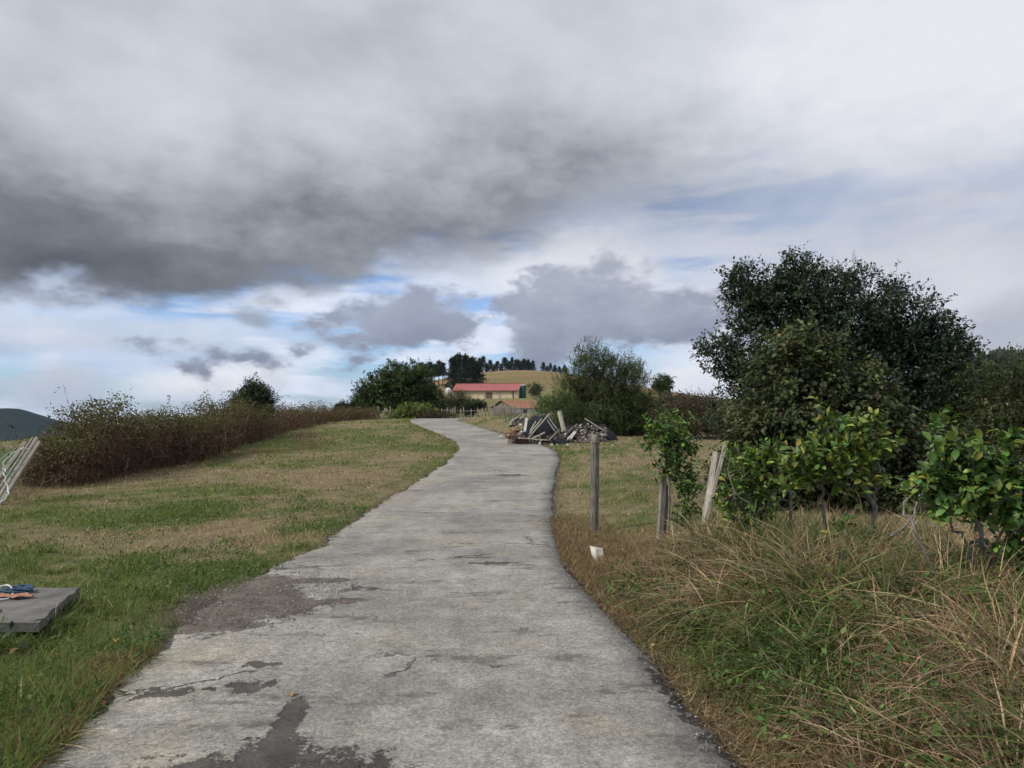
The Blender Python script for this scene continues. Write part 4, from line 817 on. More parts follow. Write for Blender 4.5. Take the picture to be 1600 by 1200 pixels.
# ================================================================== posts and boards by the lane
def rot_to(v):
    v = unit(np.asarray(v, float)[None])[0]; q = Vector(v).to_track_quat('Z', 'Y'); return np.array(q.to_matrix())
def plank(name, label, cat, a, b, w, t, mat, roll=0.0, group=None, parent=None, round_=False, taper=.9):
    """a board or pole from a to b, ends rough"""
    a = np.asarray(a, float); b = np.asarray(b, float); L = np.linalg.norm(b - a); M3 = rot_to(b - a) @ np.array([[math.cos(roll), -math.sin(roll), 0], [math.sin(roll), math.cos(roll), 0], [0, 0, 1]])
    g = Geo(); n = 6
    if round_:
        zz = np.linspace(0, L, n); P = np.c_[np.zeros((n, 2)), zz]; P[1:-1, :2] += rng.normal(0, w * .07, (n - 2, 2)); tubes(g, P[None], (w * .5 * np.linspace(1, taper, n) * (1 + rng.uniform(-.06, .06, n)))[None], 8, None, True)
    else:
        zz = np.linspace(0, L, n); V_ = []
        for i, z in enumerate(zz):
            k = 1 - (1 - taper) * i / (n - 1); o = rng.normal(0, w * .03, 2)
            for sx, sy in ((-1, -1), (1, -1), (1, 1), (-1, 1)):
                e = rng.uniform(-.12, .12) * w if i in (0, n - 1) else 0
                V_.append((sx * w * .5 * k + o[0], sy * t * .5 + o[1] * .3, z + e))
        f = [[4 * i + j, 4 * i + (j + 1) % 4, 4 * i + 4 + (j + 1) % 4, 4 * i + 4 + j] for i in range(n - 1) for j in range(4)] + [[3, 2, 1, 0], [4 * n - 4, 4 * n - 3, 4 * n - 2, 4 * n - 1]]
        g.add(V_, [f])
    o = g.build(name, mat, parent, flat=not round_)
    M4 = Matrix.Identity(4)
    for r in range(3):
        for c in range(3): M4[r][c] = M3[r][c]
        M4[r][3] = a[r]
    if parent is not None:
        o.matrix_local = Matrix.Translation(-Vector(parent.location)) @ M4
    else: o.matrix_world = M4; tag(o, label, cat, group)
    return o
p = at(928, 9.1, -.1); root = thing('fence_post', 'upright round weathered post standing alone beside the lane', 'post', p)
g = Geo(); n = 14; zz = np.linspace(0, 1.36, n); rr = np.full(n, .056) * (1 + rng.uniform(-.05, .05, n)); rr[-1] = .047; P = np.c_[rng.normal(0, .002, (n, 2)), zz]; P[:, 0] += .012 * np.sin(zz * 2)
tubes(g, P[None], rr[None], 12, None, True); shaft = g.build('shaft', M_POST, root)
g = Geo(); tubes(g, np.array([[[P[-2, 0], 0, 1.235], [P[-2, 0], 0, 1.245], [P[-2, 0], 0, 1.262], [P[-2, 0], 0, 1.27]]]), np.array([[.056, .061, .061, .055]]), 12); g.build('band', M_POST, shaft)
p = at(1034, 7.75, -.1); root = thing('stump_post', 'old split stump post wrapped by the small bushy shrub', 'post', p)
for i, (a, b, w, t) in enumerate((((-.03, 0, 0), (.02, .01, .82), .085, .05), ((.025, .03, 0), (.055, .03, .72), .05, .06))):
    plank('split_half', None, None, p + np.array(a), p + np.array(b), w, t, M_GREYWOOD, parent=root, taper=.7)
p = at(1094, 7.2, -.08)
plank('split_board', 'wider leaning split board among the shrubs', 'board', p + np.array([.02, .03, 0]), W(1119, 706, 7.3), .075, .03, M_PALEWOOD, .2, 'leaning split boards')
plank('split_board', 'long thin bleached board leaning in front of the wider split board', 'board', p + np.array([-.03, -.03, -.02]), W(1134, 690, 7.25), .055, .03, M_PALEWOOD, -.3, 'leaning split boards', taper=.6)

# leaning planks, rope and netting at the hedge end
for i, (lb, a, b, w, mt) in enumerate((('weathered plank leaning at the hedge end, topmost of the bundle', (-6, 772, 12.2), (52, 684, 12.6), .10, M_GREYWOOD), ('lowest weathered plank of the bundle leaning at the hedge end', (-2, 790, 12.0), (62, 690, 12.5), .09, M_GREYWOOD),
        ('short weathered plank at the back of the leaning bundle', (-8, 755, 12.6), (41, 690, 12.9), .10, M_GREYWOOD), ('narrow grey batten in the middle of the leaning bundle', (-6, 782, 11.9), (58, 683, 12.3), .05, M_PALEWOOD), ('stubby brown post behind the leaning plank bundle', (60, 730, 14.7), (70, 675, 14.8), .085, M_GREYWOOD))):
    A_ = W(*a); A_[2] = max(A_[2], float(gz(A_[:1], A_[1:2])[0]) - .03) if i < 4 else A_[2]
    if i == 4: A_[2] = float(gz(A_[:1], A_[1:2])[0]) - .05
    plank('leaning_plank', lb, 'plank', A_, W(*b), w, .035, mt, .3 * i, 'planks leaning at the hedge end')
M_ROPE = plain('white_rope', (.62, .64, .62), .8, 60, .15, 200, .002); M_NET = plain('green_net', (.25, .42, .34), .7, 40, .2, 120, .001)
P = [W(*q) for q in ((46, 708, 12.15), (40, 700, 12.1), (28, 704, 12.05), (12, 716, 11.95), (4, 728, 11.9), (8, 738, 11.85), (9, 750, 11.8), (11, 765, 11.7), (12, 772, 11.6), (8, 780, 11.55), (-2, 786, 11.5))]
for q in P: q[2] = max(q[2], float(gz(q[:1], q[1:2])[0]) + .015)
g = Geo(); tube1(g, P, .011, .010, 6, 44, wob=.014); tag(g.build('white_rope', M_ROPE, origin=P[-1], loc=P[-1]), 'white rope hanging off the leaning plank bundle to the grass', 'rope')
g = Geo(); A_ = []
for i in range(26):
    a = W(2 + rng.random() * 34, 700 + rng.random() * 36, 11.95 + rng.random() * .1); b = a + np.r_[rng.normal(0, .14), rng.normal(0, .03), rng.normal(0, .14)]; A_.append(curve([a, (a + b) / 2 + rng.normal(0, .04, 3), b], 5))
tubes(g, np.array(A_), np.full((len(A_), 5), .0045), 3); o_ = W(10, 720, 12); tag(g.build('netting', M_NET, kind='stuff', origin=o_, loc=o_), 'torn pale green netting caught on the leaning planks', 'netting')

# concrete slab and what lies on it
zt = .13
cs = np.array([[-3.27, 4.91], [-3.58, 5.87], [-5.1, 5.8], [-4.9, 4.8]]); _e = np.linspace(0, 1, 13)[:-1, None]; cs = np.vstack([cs[i_] + (cs[(i_ + 1) % 4] - cs[i_]) * _e for i_ in range(4)]) + rng.normal(0, .008, (48, 2)); g = Geo(); n = 4
root = thing('concrete_slab', 'low concrete slab in the grass with rope lying on it', 'slab', (-4.2, 5.3, 0))
def prism(g, poly, z0, z1, origin):
    poly = np.asarray(poly, float); m_ = len(poly); V_ = np.r_[np.c_[poly, np.full(m_, z0)], np.c_[poly, np.full(m_, z1)]] - np.asarray(origin)
    g.add(V_, [[[i, (i + 1) % m_, m_ + (i + 1) % m_, m_ + i] for i in range(m_)]]); g.add(V_, [[list(range(m_))[::-1], list(range(m_, 2 * m_))]])
prism(g, cs, zt - .065, zt, (-4.2, 5.3, 0)); g.build('top', M_CONC, root, flat=True)
g = Geo(); prism(g, (cs - cs.mean(0)) * .84 + cs.mean(0), -.1, zt - .066, (-4.2, 5.3, 0)); g.build('base', M_CONC, root, flat=True)
def onslab(px, py, dz): d = (EYE - zt) * F / (py - 640); return np.array([(px - 800) / F * d, d, zt + dz])
M_BLUE = plain('blue_rope', (.03, .07, .12), .7, 60, .3, 200, .002); M_ORANGE = plain('orange_cloth', (.34, .17, .11), .9, 30, .3, 120, .002)
c0 = onslab(24, 927, .02); th = np.linspace(0, 9 * math.pi, 90); P = c0 + np.c_[(.07 + .05 * np.sin(th * .37)) * np.cos(th) * 1.3, (.07 + .04 * np.cos(th * .51)) * np.sin(th), .012 * np.sin(th * 1.7) + .012]
g = Geo(); tubes(g, P[None], np.full((1, 90), .009), 6, None, True); tag(g.build('blue_rope', M_BLUE, origin=c0, loc=c0), 'tangle of blue rope on the concrete slab', 'rope')
c0 = onslab(22, 935, .004); u_, v_ = np.meshgrid(np.linspace(-1, 1, 22), np.linspace(-1, 1, 10)); pp = np.c_[u_.ravel() * .16 * (1 - .2 * v_.ravel() ** 2) + .02 * (fbm(u_.ravel(), v_.ravel(), 4) - .5), v_.ravel() * .045 * (1 + .4 * np.sin(u_.ravel() * 5)), .006 + .03 * fbm(u_.ravel(), v_.ravel(), 3.3, 3)]
i = (np.arange(9)[:, None] * 22 + np.arange(21)[None]).ravel(); g = Geo(); g.add(pp, [np.c_[i, i + 1, i + 23, i + 22]]); tag(g.build('orange_rag', M_ORANGE, loc=c0), 'crumpled orange rag lying in front of the blue rope', 'rag')
P = [onslab(*q) for q in ((-25, 935, .012), (-5, 925, .03), (12, 924, .05), (20, 930, .03), (14, 937, .012), (-8, 940, .012))]; g = Geo(); tube1(g, P, .007, .007, 6, 36); tag(g.build('white_hose', M_ROPE, origin=P[0], loc=P[0]), 'loop of thin white hose on the concrete slab', 'hose')
# a leafy plant in front of the slab
b_ = np.array([-3.42, 4.45, float(gz(np.array([-3.42]), np.array([4.45]))[0])]); root = thing('leafy_weed', 'leafy weed with pale stalks growing in front of the concrete slab', 'plant', b_)
g = Geo(); ends = []
for i in range(12):
    e = b_ + np.array([rng.normal(0, .22), rng.normal(0, .10), rng.uniform(.10, .30)]); tube1(g, [b_ + rng.normal(0, .02, 3) * [1, 1, 0], (b_ + e) / 2 + [0, 0, .06], e], .005, .002, 4, 6); ends.append(e)
g.build('stalks', M_PALEWOOD, root, origin=b_)
e = np.repeat(np.array(ends), 6, 0) + rng.normal(0, .06, (72, 3)); e[:, 2] = np.maximum(e[:, 2], b_[2] + .04); s = rng.uniform(.05, .10, 72); g = Geo(); inst(g, LEAF8[0], LEAF8[1], frames(rdir(72), rdir(72) * .5 + [0, 0, 1]), np.c_[s * .55, s, s], e, palette([(.05, .09, .022), (.035, .065, .02)], [1, 1], 72)); g.build('foliage', M_GLOSS, root, kind='stuff', origin=b_)

# ================================================================== stones and fallen leaves
def rock(name, label, cat, p, size, mat, group=None, rz=0., tilt=0., rough=.16, col=None):
    g = Geo(); th = np.linspace(0, 2 * np.pi, 9)[:-1]; V_ = []
    for k, (zz, r) in enumerate(((-.5, .75), (-.1, 1.0), (.35, .85), (.5, .45))):
        for t in th: V_.append((math.cos(t) * .5 * r * (1 + rng.uniform(-rough, rough)), math.sin(t) * .5 * r * (1 + rng.uniform(-rough, rough)), zz + rng.uniform(-rough, rough) * .4))
    f = [[8 * k + j, 8 * k + (j + 1) % 8, 8 * k + 8 + (j + 1) % 8, 8 * k + 8 + j] for k in range(3) for j in range(8)]
    g.add(np.array(V_) * np.asarray(size), [f], col); g.add(np.array(V_) * np.asarray(size), [[list(range(24, 32))]], col)
    o = g.build(name, mat, flat=True); o.location = p; o.rotation_euler = (tilt, 0, rz); return tag(o, label, cat, group)
g = Geo(); box(g, (0, 0, .05), (.12, .045, .19), None, None, .38); o = g.build('white_stone', M_STONE, flat=True); o.location = at(936, 7.5, .0); o.rotation_euler = (-.75, .25, .35); tag(o, 'white flat stone leaning in the straw near the round post', 'stone')
rock('small_stone', 'small round pale stone in the straw behind the white stone', 'stone', at(974, 7.65, .02), (.04, .04, .035), M_STONE)
rock('small_stone', 'pale sandy stone at the foot of the small bushy shrub', 'stone', at(1072, 7.4, .05), (.26, .14, .12), plain('sand_stone', (.42, .33, .22), .9, 9, .3, 50, .008))
LF = {}
def fallen(px, py, colr, size, label, dzr=.0, onroad=False):
    d = EYE * F / (py - 640); x_0 = (px - 800) / F * d
    for _ in range(4):
        z0 = .024 if onroad else float(gz(np.array([x_0]), np.array([d]))[0]) + .02; d = (EYE - z0) * F / (py - 640); x_0 = (px - 800) / F * d
    g = Geo(); g.add(LEAF8[0] * np.array([.62, 1, 1.6]) + np.array([0, -.5, 0]), LEAF8[1], colr); o = g.build('fallen_leaf', M_LEAF); o.scale = (size,) * 3
    o.location = (x_0, d, z0 + .008 + dzr); o.rotation_euler = (random.uniform(-.25, .25), random.uniform(-.25, .25), random.uniform(0, 6.28)); tag(o, label, 'leaf', 'fallen leaves')
YL = (.42, .24, .03); TN = (.42, .30, .16); BRN = (.22, .12, .05)
fallen(458, 1086, YL, .055, 'yellow leaf lying alone on the concrete lane', 0, True)
for px, py, c_, sz, lb in ((262, 918, TN, .06, 'tan leaf caught in grass beyond the dirt patch'), (91, 1024, YL, .07, 'yellow tan leaf in grass in front of the slab, larger of two'), (181, 1002, YL, .06, 'yellow leaf in green weeds at the dirt patch corner'), (35, 1010, TN, .09, 'pale leaf beside the weed stalks near the slab'),
    (24, 1018, TN, .08, 'tan leaf next to the pale leaf near the slab'), (98, 1125, TN, .09, 'large tan leaf on the straw at the verge, first of a pair'), (88, 1131, TN, .08, 'tan leaf tucked under the large tan leaf on the verge'), (190, 1056, TN, .06, 'tan leaf at the grass tip reaching the lane'), (160, 1100, BRN, .05, 'brown leaf at the lane edge below the grass tip'),
    (1508, 1040, YL, .05, 'yellow flower like leaf low in the bank grass'), (1240, 1170, TN, .05, 'tan leaf in straw at the bottom of the bank'), (1020, 1010, TN, .05, 'pale leaf in straw at the lane edge below the bank')): fallen(px, py, c_, sz, lb)
# gravel crumbs on the dirt patch and lane edges
n = 2600; px = rng.uniform(240, 560, n); py = rng.uniform(895, 1000, n); d = EYE * F / (py - 640); xx = (px - 800) / F * d; k = in_dirt(xx, d) | (rng.random(n) < .10); xx, d = xx[k], d[k]
n2 = 700; d2 = 2.6 + 9 * rng.random(n2) ** 1.5; sd_ = rng.random(n2) < .75; x2 = np.where(sd_, xR(d2) + .06 * rng.normal(size=n2) - .02, xL(d2) + .08 * rng.normal(size=n2)); xx = np.r_[xx, x2]; d = np.r_[d, d2]; n = len(xx)
octa = np.array([[1, 0, 0], [0, 1, 0], [-1, 0, 0], [0, -1, 0], [0, 0, .8], [0, 0, -.8]]); of = [[[0, 1, 4], [1, 2, 4], [2, 3, 4], [3, 0, 4], [1, 0, 5], [2, 1, 5], [3, 2, 5], [0, 3, 5]]]
s = rng.uniform(.003, .009, n); g = Geo(); inst(g, octa, of, frames(rdir(n), rdir(n)), np.c_[s * rng.uniform(.7, 1.4, n), s, s * .8], np.c_[xx, d, np.maximum(.031, gz(xx, d) + .008)], palette([(.24, .23, .215), (.15, .145, .135), (.36, .35, .33)], [3, 3, .7], n))
tag(g.build('gravel', M_ATTR, kind='stuff', flat=True), 'loose gravel crumbs on the dirt patch and along the lane edges')

# ================================================================== wood and rubble heaps under tarps
HD = 28.0
def Z(X, Y, d): return W(780 + X / 7.273, 620 + Y / 7.273, d)
def ground_at(p): return float(gz(np.array([p[0]]), np.array([p[1]]))[0])
m, nt, b, x = newmat('black_tarp'); v = objco(nt); n1 = x.noise(v, 5, 5, .6, 1.0); nt.links.new(x.mix(n1, (.008, .009, .013), (.024, .027, .036)), b.inputs['Base Color']); b.inputs['Roughness'].default_value = .55; b.inputs['Specular IOR Level'].default_value = .22; bump(nt, b, x.noise(v, 9, 5, .6, 1.5), .12, 1.0); M_TARP = m
def heap(name, label, cat, X0, X1, Yt, Yb, d, depth, mat, wr=.10, group=None, skew=0., soft=False):
    a = Z(X0, Yb, d); b_ = Z(X1, Yb, d); top = Z((X0 + X1) / 2, Yt, d)[2]; cx = (a[0] + b_[0]) / 2; rx = (b_[0] - a[0]) / 2; z0 = ground_at([cx, d]) - .05; H = top - z0
    u_, v_ = np.meshgrid(np.linspace(-1, 1, 56), np.linspace(-1, 1, 40)); r = (np.abs(u_) ** 2.6 + np.abs(v_) ** 2.6) ** (1 / 2.6)
    zz = np.clip(1 - r ** 2, 0, 1) ** 1.6 if soft else np.clip(1 - r ** 2.2, 0, 1) ** .62; X = cx + u_ * rx + skew * zz; Y = d + v_ * depth
    fold = np.abs(np.sin(X * 5.5 + 3 * fbm(X, Y, 1.2, 3))) ; Zz = z0 + H * zz * (.86 + .28 * (fbm(X, Y, 1.4, 3, 2.) - .4)) + wr * (fbm(X, Y, 3.5, 4, 5.) - .5) * (zz > .02) - wr * .7 * fold * zz
    n_, m_ = 40, 56; i = (np.arange(n_ - 1)[:, None] * m_ + np.arange(m_ - 1)[None]).ravel(); g = Geo(); o_ = np.array([cx, d, z0]); g.add(np.c_[X.ravel(), Y.ravel(), Zz.ravel()], [np.c_[i, i + 1, i + m_ + 1, i + m_]])
    return tag(g.build(name, mat, origin=o_, loc=o_), label, cat, group)
heap('tarp_heap', 'tall heap under black plastic tarp with poles leaning on it', 'heap', 225, 735, 165, 455, 28.6, .95, M_TARP, .14, 'black tarped heaps')
heap('tarp_heap', 'lower heap half under black tarp, tailing off below the willow bush', 'heap', 880, 1340, 285, 470, 28.6, .8, M_TARP, .10, 'black tarped heaps')
heap('tarp_heap', 'small flap of black tarp on the ground between the two heaps', 'heap', 590, 820, 440, 515, 27.2, .35, M_TARP, .06, 'black tarped heaps')
heap('tarp_heap', 'dark tarp roll behind the gap between the two heaps', 'heap', 720, 900, 300, 400, 29.4, .5, M_TARP, .06, 'black tarped heaps')
M_EARTH = plain('red_rubble', (.12, .080, .058), .95, 9, .45, 25, .03)
heap('rubble_heap', 'low heap of reddish earth and broken brick beside the tall tarped heap', 'heap', 60, 400, 345, 475, 28.1, .9, M_EARTH, .16, soft=True)
heap('rubble_heap', 'brown heap of broken timber and earth in front of the lower tarp', 'heap', 800, 1230, 335, 510, 27.8, .9, M_DARKWOOD, .16, soft=True)
def hp(lb, a, b, w, mat, rnd=False, d0=27.3, d1=28.0, t=.035, name='plank', taper=.9):
    A_ = Z(a[0], a[1], d0); B_ = Z(b[0], b[1], d1); w_ = w / 7.273 / F * HD; plank(name, lb, 'timber', A_, B_, w_, min(t, w_), mat, random.uniform(-.3, .3), 'timber on the heaps', round_=rnd, taper=taper)
hp('thick white board standing against the tall tarped heap', (288, 395), (312, 245), 30, M_WHITEWOOD, d0=27.4, d1=27.75)
hp('longest pale pole leaning up the tall tarped heap', (335, 468), (572, 192), 18, M_PALEWOOD, True, d0=27.2, d1=27.75)
hp('pale pole just behind the longest leaning pole', (342, 425), (482, 250), 16, M_PALEWOOD, True, d0=27.3, d1=27.7)
hp('shortest pale pole on the tarp, nearest the white board', (350, 392), (415, 280), 16, M_PALEWOOD, True, d0=27.4, d1=27.7)
hp('grey pole leaning the other way across the tarp, upper of two', (668, 380), (545, 210), 15, M_GREYWOOD, True, d0=27.3, d1=27.75)
hp('grey pole leaning the other way across the tarp, lower of two', (642, 402), (540, 258), 15, M_GREYWOOD, True, d0=27.25, d1=27.7)
hp('thick old post standing at the end of the tall tarped heap', (738, 395), (682, 165), 36, M_PALEWOOD, d0=27.5, d1=27.9, t=.12, name='old_post')
hp('stout pale log lying at the foot of the tall tarped heap', (398, 468), (518, 408), 26, M_PALEWOOD, True, d0=27.0, d1=27.3, name='log')
hp('long thin pole lying flat along the front of the heaps', (215, 468), (570, 495), 13, M_PALEWOOD, True, d0=26.95, d1=26.75)
hp('brown bent branch rising from the end of the flat pole', (565, 498), (690, 368), 17, M_GREYWOOD, True, d0=26.8, d1=27.4, name='branch')
hp('dark wide board in the dip between the heaps, uppermost', (700, 478), (888, 310), 26, M_DARKWOOD, d0=27.2, d1=28.0)
hp('dark grey board lying below the uppermost dark board', (690, 462), (840, 345), 22, M_GREYWOOD, d0=27.3, d1=28.0)
hp('dark grey beam lying flat between the two heaps', (680, 400), (850, 372), 24, M_GREYWOOD, d0=27.6, d1=27.9, t=.08)
hp('long white plank leaning on the lower heap', (756, 508), (932, 312), 22, M_WHITEWOOD, d0=27.0, d1=27.8)
hp('short white plank beside the long white plank', (812, 478), (872, 400), 20, M_WHITEWOOD, d0=26.95, d1=27.3)
hp('black wrapped beam leaning beside the long white plank', (850, 470), (985, 285), 30, M_TARP, d0=27.2, d1=28.0, name='beam', t=.06)
hp('brown pole slanting down over the lower heap', (1222, 405), (972, 248), 17, M_GREYWOOD, True, d0=27.3, d1=28.0)
hp('grey pole propped low on the reddish rubble', (205, 470), (272, 400), 14, M_GREYWOOD, True, d0=27.1, d1=27.4)
for lb, a, b in (('lowest long board of the small far stack', (40, 288), (262, 190)), ('top board of the small far stack', (105, 245), (248, 180)), ('pale board sloping down the front of the small far stack', (175, 258), (265, 186)), ('short board at the near end of the small far stack', (238, 255), (296, 192))):
    A_ = Z(*a, 35.5); B_ = Z(*b, 36.2); A_[2] = max(A_[2], ground_at(A_)); plank('stacked_board', lb, 'timber', A_, B_, .12, .04, M_GREYWOOD, random.uniform(-.3, .3), 'boards of the small far stack')
heap('board_stack', 'small stack of grey boards on the mound behind the tall heap', 'heap', 110, 330, 205, 290, 36.3, .6, M_GREYWOOD, .08)
# loose bricks, chunks and white bits
CH = [(.30, .13, .08), (.42, .27, .20), (.55, .50, .45), (.22, .15, .10), (.60, .57, .52)]
for k, (X, Y) in enumerate([(40, 432), (108, 436), (130, 378), (205, 345), (245, 318), (180, 378), (75, 455), (150, 440), (230, 420), (255, 400), (95, 410), (30, 455)]):
    c_ = CH[[1, 1, 0, 1, 2, 0, 3, 0, 1, 2, 0, 2][k]]; p = Z(X, Y, 27.0 + .004 * (475 - Y)); p[2] = max(p[2], ground_at(p) + .03)
    rock('broken_brick', 'broken brick on the reddish rubble by the tall tarped heap', 'brick', p, (.16, .10, .09), M_ATTR, 'broken bricks on the rubble', random.uniform(0, 3), random.uniform(-.4, .4), .1, c_)
for k, (X, Y, s) in enumerate([(465, 540, .16), (600, 545, .13), (775, 555, .12), (400, 432, .12), (315, 500, .07), (1290, 575, .09)]):
    d = (EYE - .28) * F / (620 + Y / 7.273 - 640); p = Z(X, Y, min(d, 27.3)); p[2] = ground_at(p) + s * .25
    rock('pale_chunk', ['white chunk standing in the straw in front of the heaps, largest of the white bits', 'white flat chunk in front of the brown branch', 'white chunk in front of the long white plank', 'white chunk under the leaning pale poles', 'tiny white chunk beside the flat pole', 'pale chunk in the grass past the lower heap'][k], 'stone', p, (s, s * .7, s * (1.0 if k == 0 else .6)), M_STONE, None, random.uniform(0, 3), random.uniform(-.3, .3))
n = 300; X = np.r_[rng.uniform(850, 1210, 230), rng.uniform(330, 800, 70)]; Y = np.where(X > 820, 330 + 190 * rng.random(n) + .1 * np.abs(X - 980), 430 + 80 * rng.random(n)); g = Geo()
for i in range(n):
    p = Z(X[i], min(Y[i], 515), 27.05 + .004 * (515 - Y[i])); L_ = rng.uniform(.08, .30); c_ = palette([(.085, .060, .050), (.14, .11, .09), (.50, .47, .42), (.05, .045, .042), (.26, .23, .20)], [3, 2, 1.4, 3, 2], 1)[0]
    box(g, p, (L_, rng.uniform(.03, .08), rng.uniform(.03, .07)), np.array(Vector(rdir(1)[0]).to_track_quat('X', 'Z').to_matrix()), c_, .15)
o_ = Z(1000, 450, 27.3); tag(g.build('timber_rubble', M_ATTR, kind='stuff', flat=True, origin=o_, loc=o_), 'splintered timber scraps heaped in front of the lower tarp')
g = Geo()
for i in range(80):
    X_ = np.clip(rng.normal(215, 55), 105, 340); Y_ = rng.uniform(330, 480); p = Z(X_, Y_, 27.0 + .005 * (475 - Y_)); p[2] = max(min(p[2], ground_at(p) + .55 * max(0, 1 - abs(X_ - 195) / 200)), ground_at(p) + .02)
    box(g, p, (rng.uniform(.06, .2), rng.uniform(.05, .1), rng.uniform(.04, .08)), np.array(Vector(rdir(1)[0]).to_track_quat('X', 'Z').to_matrix()), palette([(.14, .085, .064), (.095, .062, .050), (.32, .27, .23), (.06, .046, .04)], [3, 3, .8, 3], 1)[0], .15)
o_ = Z(190, 430, 27.2); tag(g.build('brick_rubble', M_ATTR, kind='stuff', flat=True, origin=o_, loc=o_), 'reddish brick fragments covering the low earth heap')
n = 260; X = rng.uniform(20, 1000, n); Y = rng.uniform(470, 590, n); g = Geo(); d = np.clip((EYE - .27) * F / (Y / 7.273 - 20), 21, 27.4); xx = (780 + X / 7.273 - 800) / F * d; k = road_dist(xx, d) > .15; xx, d = xx[k], d[k]; n = len(xx)
s = rng.uniform(.015, .05, n); inst(g, octa, of, frames(rdir(n), rdir(n)), np.c_[s * 1.3, s, s * .7], np.c_[xx, d, gz(xx, d) + s * .4], palette([(.12, .08, .055), (.50, .46, .40), (.25, .14, .09)], [3, 1, 2], n)); tag(g.build('debris', M_ATTR, kind='stuff', flat=True), 'crumbs of brick and wood strewn in front of the heaps')

# ================================================================== fences, shed, barn
M_STAKE = woodmat('stake_wood', (.20, .18, .15), (.42, .39, .34))
def fence(name, label, stakes, d, rails, lean=0.03):
    """stakes: (px, height) at distance d; rails: (px0, px1, z)"""
    b0 = at(stakes[0][0], d); root = thing(name, label, 'fence', b0); M_shared = {}
    for px, h in stakes:
        q = at(px, d + rng.normal(0, .12)); 
        if h not in M_shared:
            g = Geo(); r_ = .045; tubes(g, np.array([[[0, 0, -.1], [.01, 0, h * .5], [0, .01, h * .96], [0, 0, h]]]), np.array([[r_, r_ * .95, r_ * .8, r_ * .25]]), 6, None, True); o = g.build('stake', M_STAKE, root); M_shared[h] = o.data
        else: o = bpy.data.objects.new('stake', M_shared[h]); COL.objects.link(o); o.parent = root
        o.location = Vector(q - b0); o.rotation_euler = (rng.normal(0, lean), rng.normal(0, lean), rng.uniform(0, 6))
    for p0, p1, z in rails:
        a = at(p0, d, z) - b0; c = at(p1, d, z) - b0; g = Geo(); tube1(g, [a, (a + c) / 2 - [0, 0, .03], c], .022, .022, 5, 8); g.build('rail', M_STAKE, root)
st = [(764, 1.3)] + [(px, [1.05, 1.15, .95][i % 3]) for i, px in enumerate(np.arange(772, 814, 2.7))] + [(842, 1.25), (846, 1.35), (835, 1.2)]
fence('picket_fence', 'fence of close pale stakes in front of the stone shed', st, 62, [(764, 812, .75)])
fence('rail_fence', 'low sparse stake and rail fence along the far bend of the lane', [(690, .85), (699, .9), (708, .9), (711, 1.0), (720, .8), (725, .95), (736, .8), (746, .85), (754, .8), (759, .8)], 63, [(690, 712, .7), (690, 712, .35), (715, 762, .6)])
fence('wire_fence', 'few grey stakes between the bramble hedge end and the creeper mound', [(586, .9), (592, 1.0), (599, .85), (610, 1.05)], 56, [(586, 610, .6)], .14)
M_CREAM = plain('cream_render', (.62, .52, .34), .9, .8, .16, 4, .01); M_REDROOF = plain('red_sheet_roof', (.36, .115, .105), .6, .5, .14, 3, .01); M_TRIM = plain('dark_red_trim', (.16, .05, .05), .6, 2, .2, 10, .004)
M_BROWN = plain('brown_door', (.13, .095, .06), .8, 2, .3, 10, .01); M_SILO = plain('green_silo', (.018, .065, .05), .45, .8, .25, 6, .01); M_TANK = plain('pale_tank', (.62, .63, .64), .5, 1, .15, 8, .005); M_GREYPIPE = plain('grey_metal', (.35, .35, .34), .5, 3, .2, 10, .004)
BD = 258.0; b0 = W(708, 623, BD); b0[2] = EYE + (640 - 623) / F * BD; root = thing('barn', 'long cream barn with red sheet metal roof below the hill', 'barn', b0); root.rotation_euler = (0, 0, -.20)
Lb, Db, He, Hr = 24.0, 11.0, 3.1, 5.6
g = Geo(); V_ = [(0, 0, -1.5), (Lb, 0, -1.5), (Lb, Db, -1.5), (0, Db, -1.5), (0, 0, He), (Lb, 0, He), (Lb, Db, He), (0, Db, He), (0, Db / 2, Hr - .1), (Lb, Db / 2, Hr - .1)]
g.add(V_, [[[0, 1, 5, 4], [2, 3, 7, 6]]]); g.add(V_, [[[1, 2, 6, 9, 5], [3, 0, 4, 8, 7]]]); bwall = g.build('wall', M_CREAM, root, flat=True)
g = Geo(); o = .5; zs = He - o * (Hr - He) / (Db / 2); seams = np.linspace(-.4, Lb + .4, 26)
for s_ in (0, 1):
    ye = -o if s_ == 0 else Db + o
    for k in range(25):
        x0, x1 = seams[k], seams[k + 1]; V_ = [(x0, ye, zs), (x1 - .12, ye, zs), (x1 - .12, Db / 2, Hr), (x0, Db / 2, Hr), (x1 - .12, ye, zs + .10), (x1, ye, zs + .10), (x1, Db / 2, Hr + .10), (x1 - .12, Db / 2, Hr + .10)]
        f = [[0, 1, 2, 3], [4, 5, 6, 7], [1, 4, 7, 2]]; f = f if s_ == 0 else [q[::-1] for q in f]; g.add(V_, [f])
roof = g.build('roof', M_REDROOF, root, flat=True)
g = Geo(); box(g, (Lb / 2, -o - .06, zs - .14), (Lb + 1.0, .14, .3)); g.build('gutter', M_TRIM, roof, flat=True)
g = Geo(); box(g, (Lb / 2, Db / 2, Hr + .12), (Lb + .9, .5, .12)); g.build('ridge_cap', M_REDROOF, roof, flat=True)
for xx_ in (.3, 6.0, 11.6, 17.2, 22.9):
    g = Geo(); box(g, (xx_, -.10, He / 2 - .6), (.32, .2, He + 1.0)); g.build('pilaster', M_GREYPIPE if xx_ in (6.0, 17.2) else M_CREAM, bwall, flat=True)
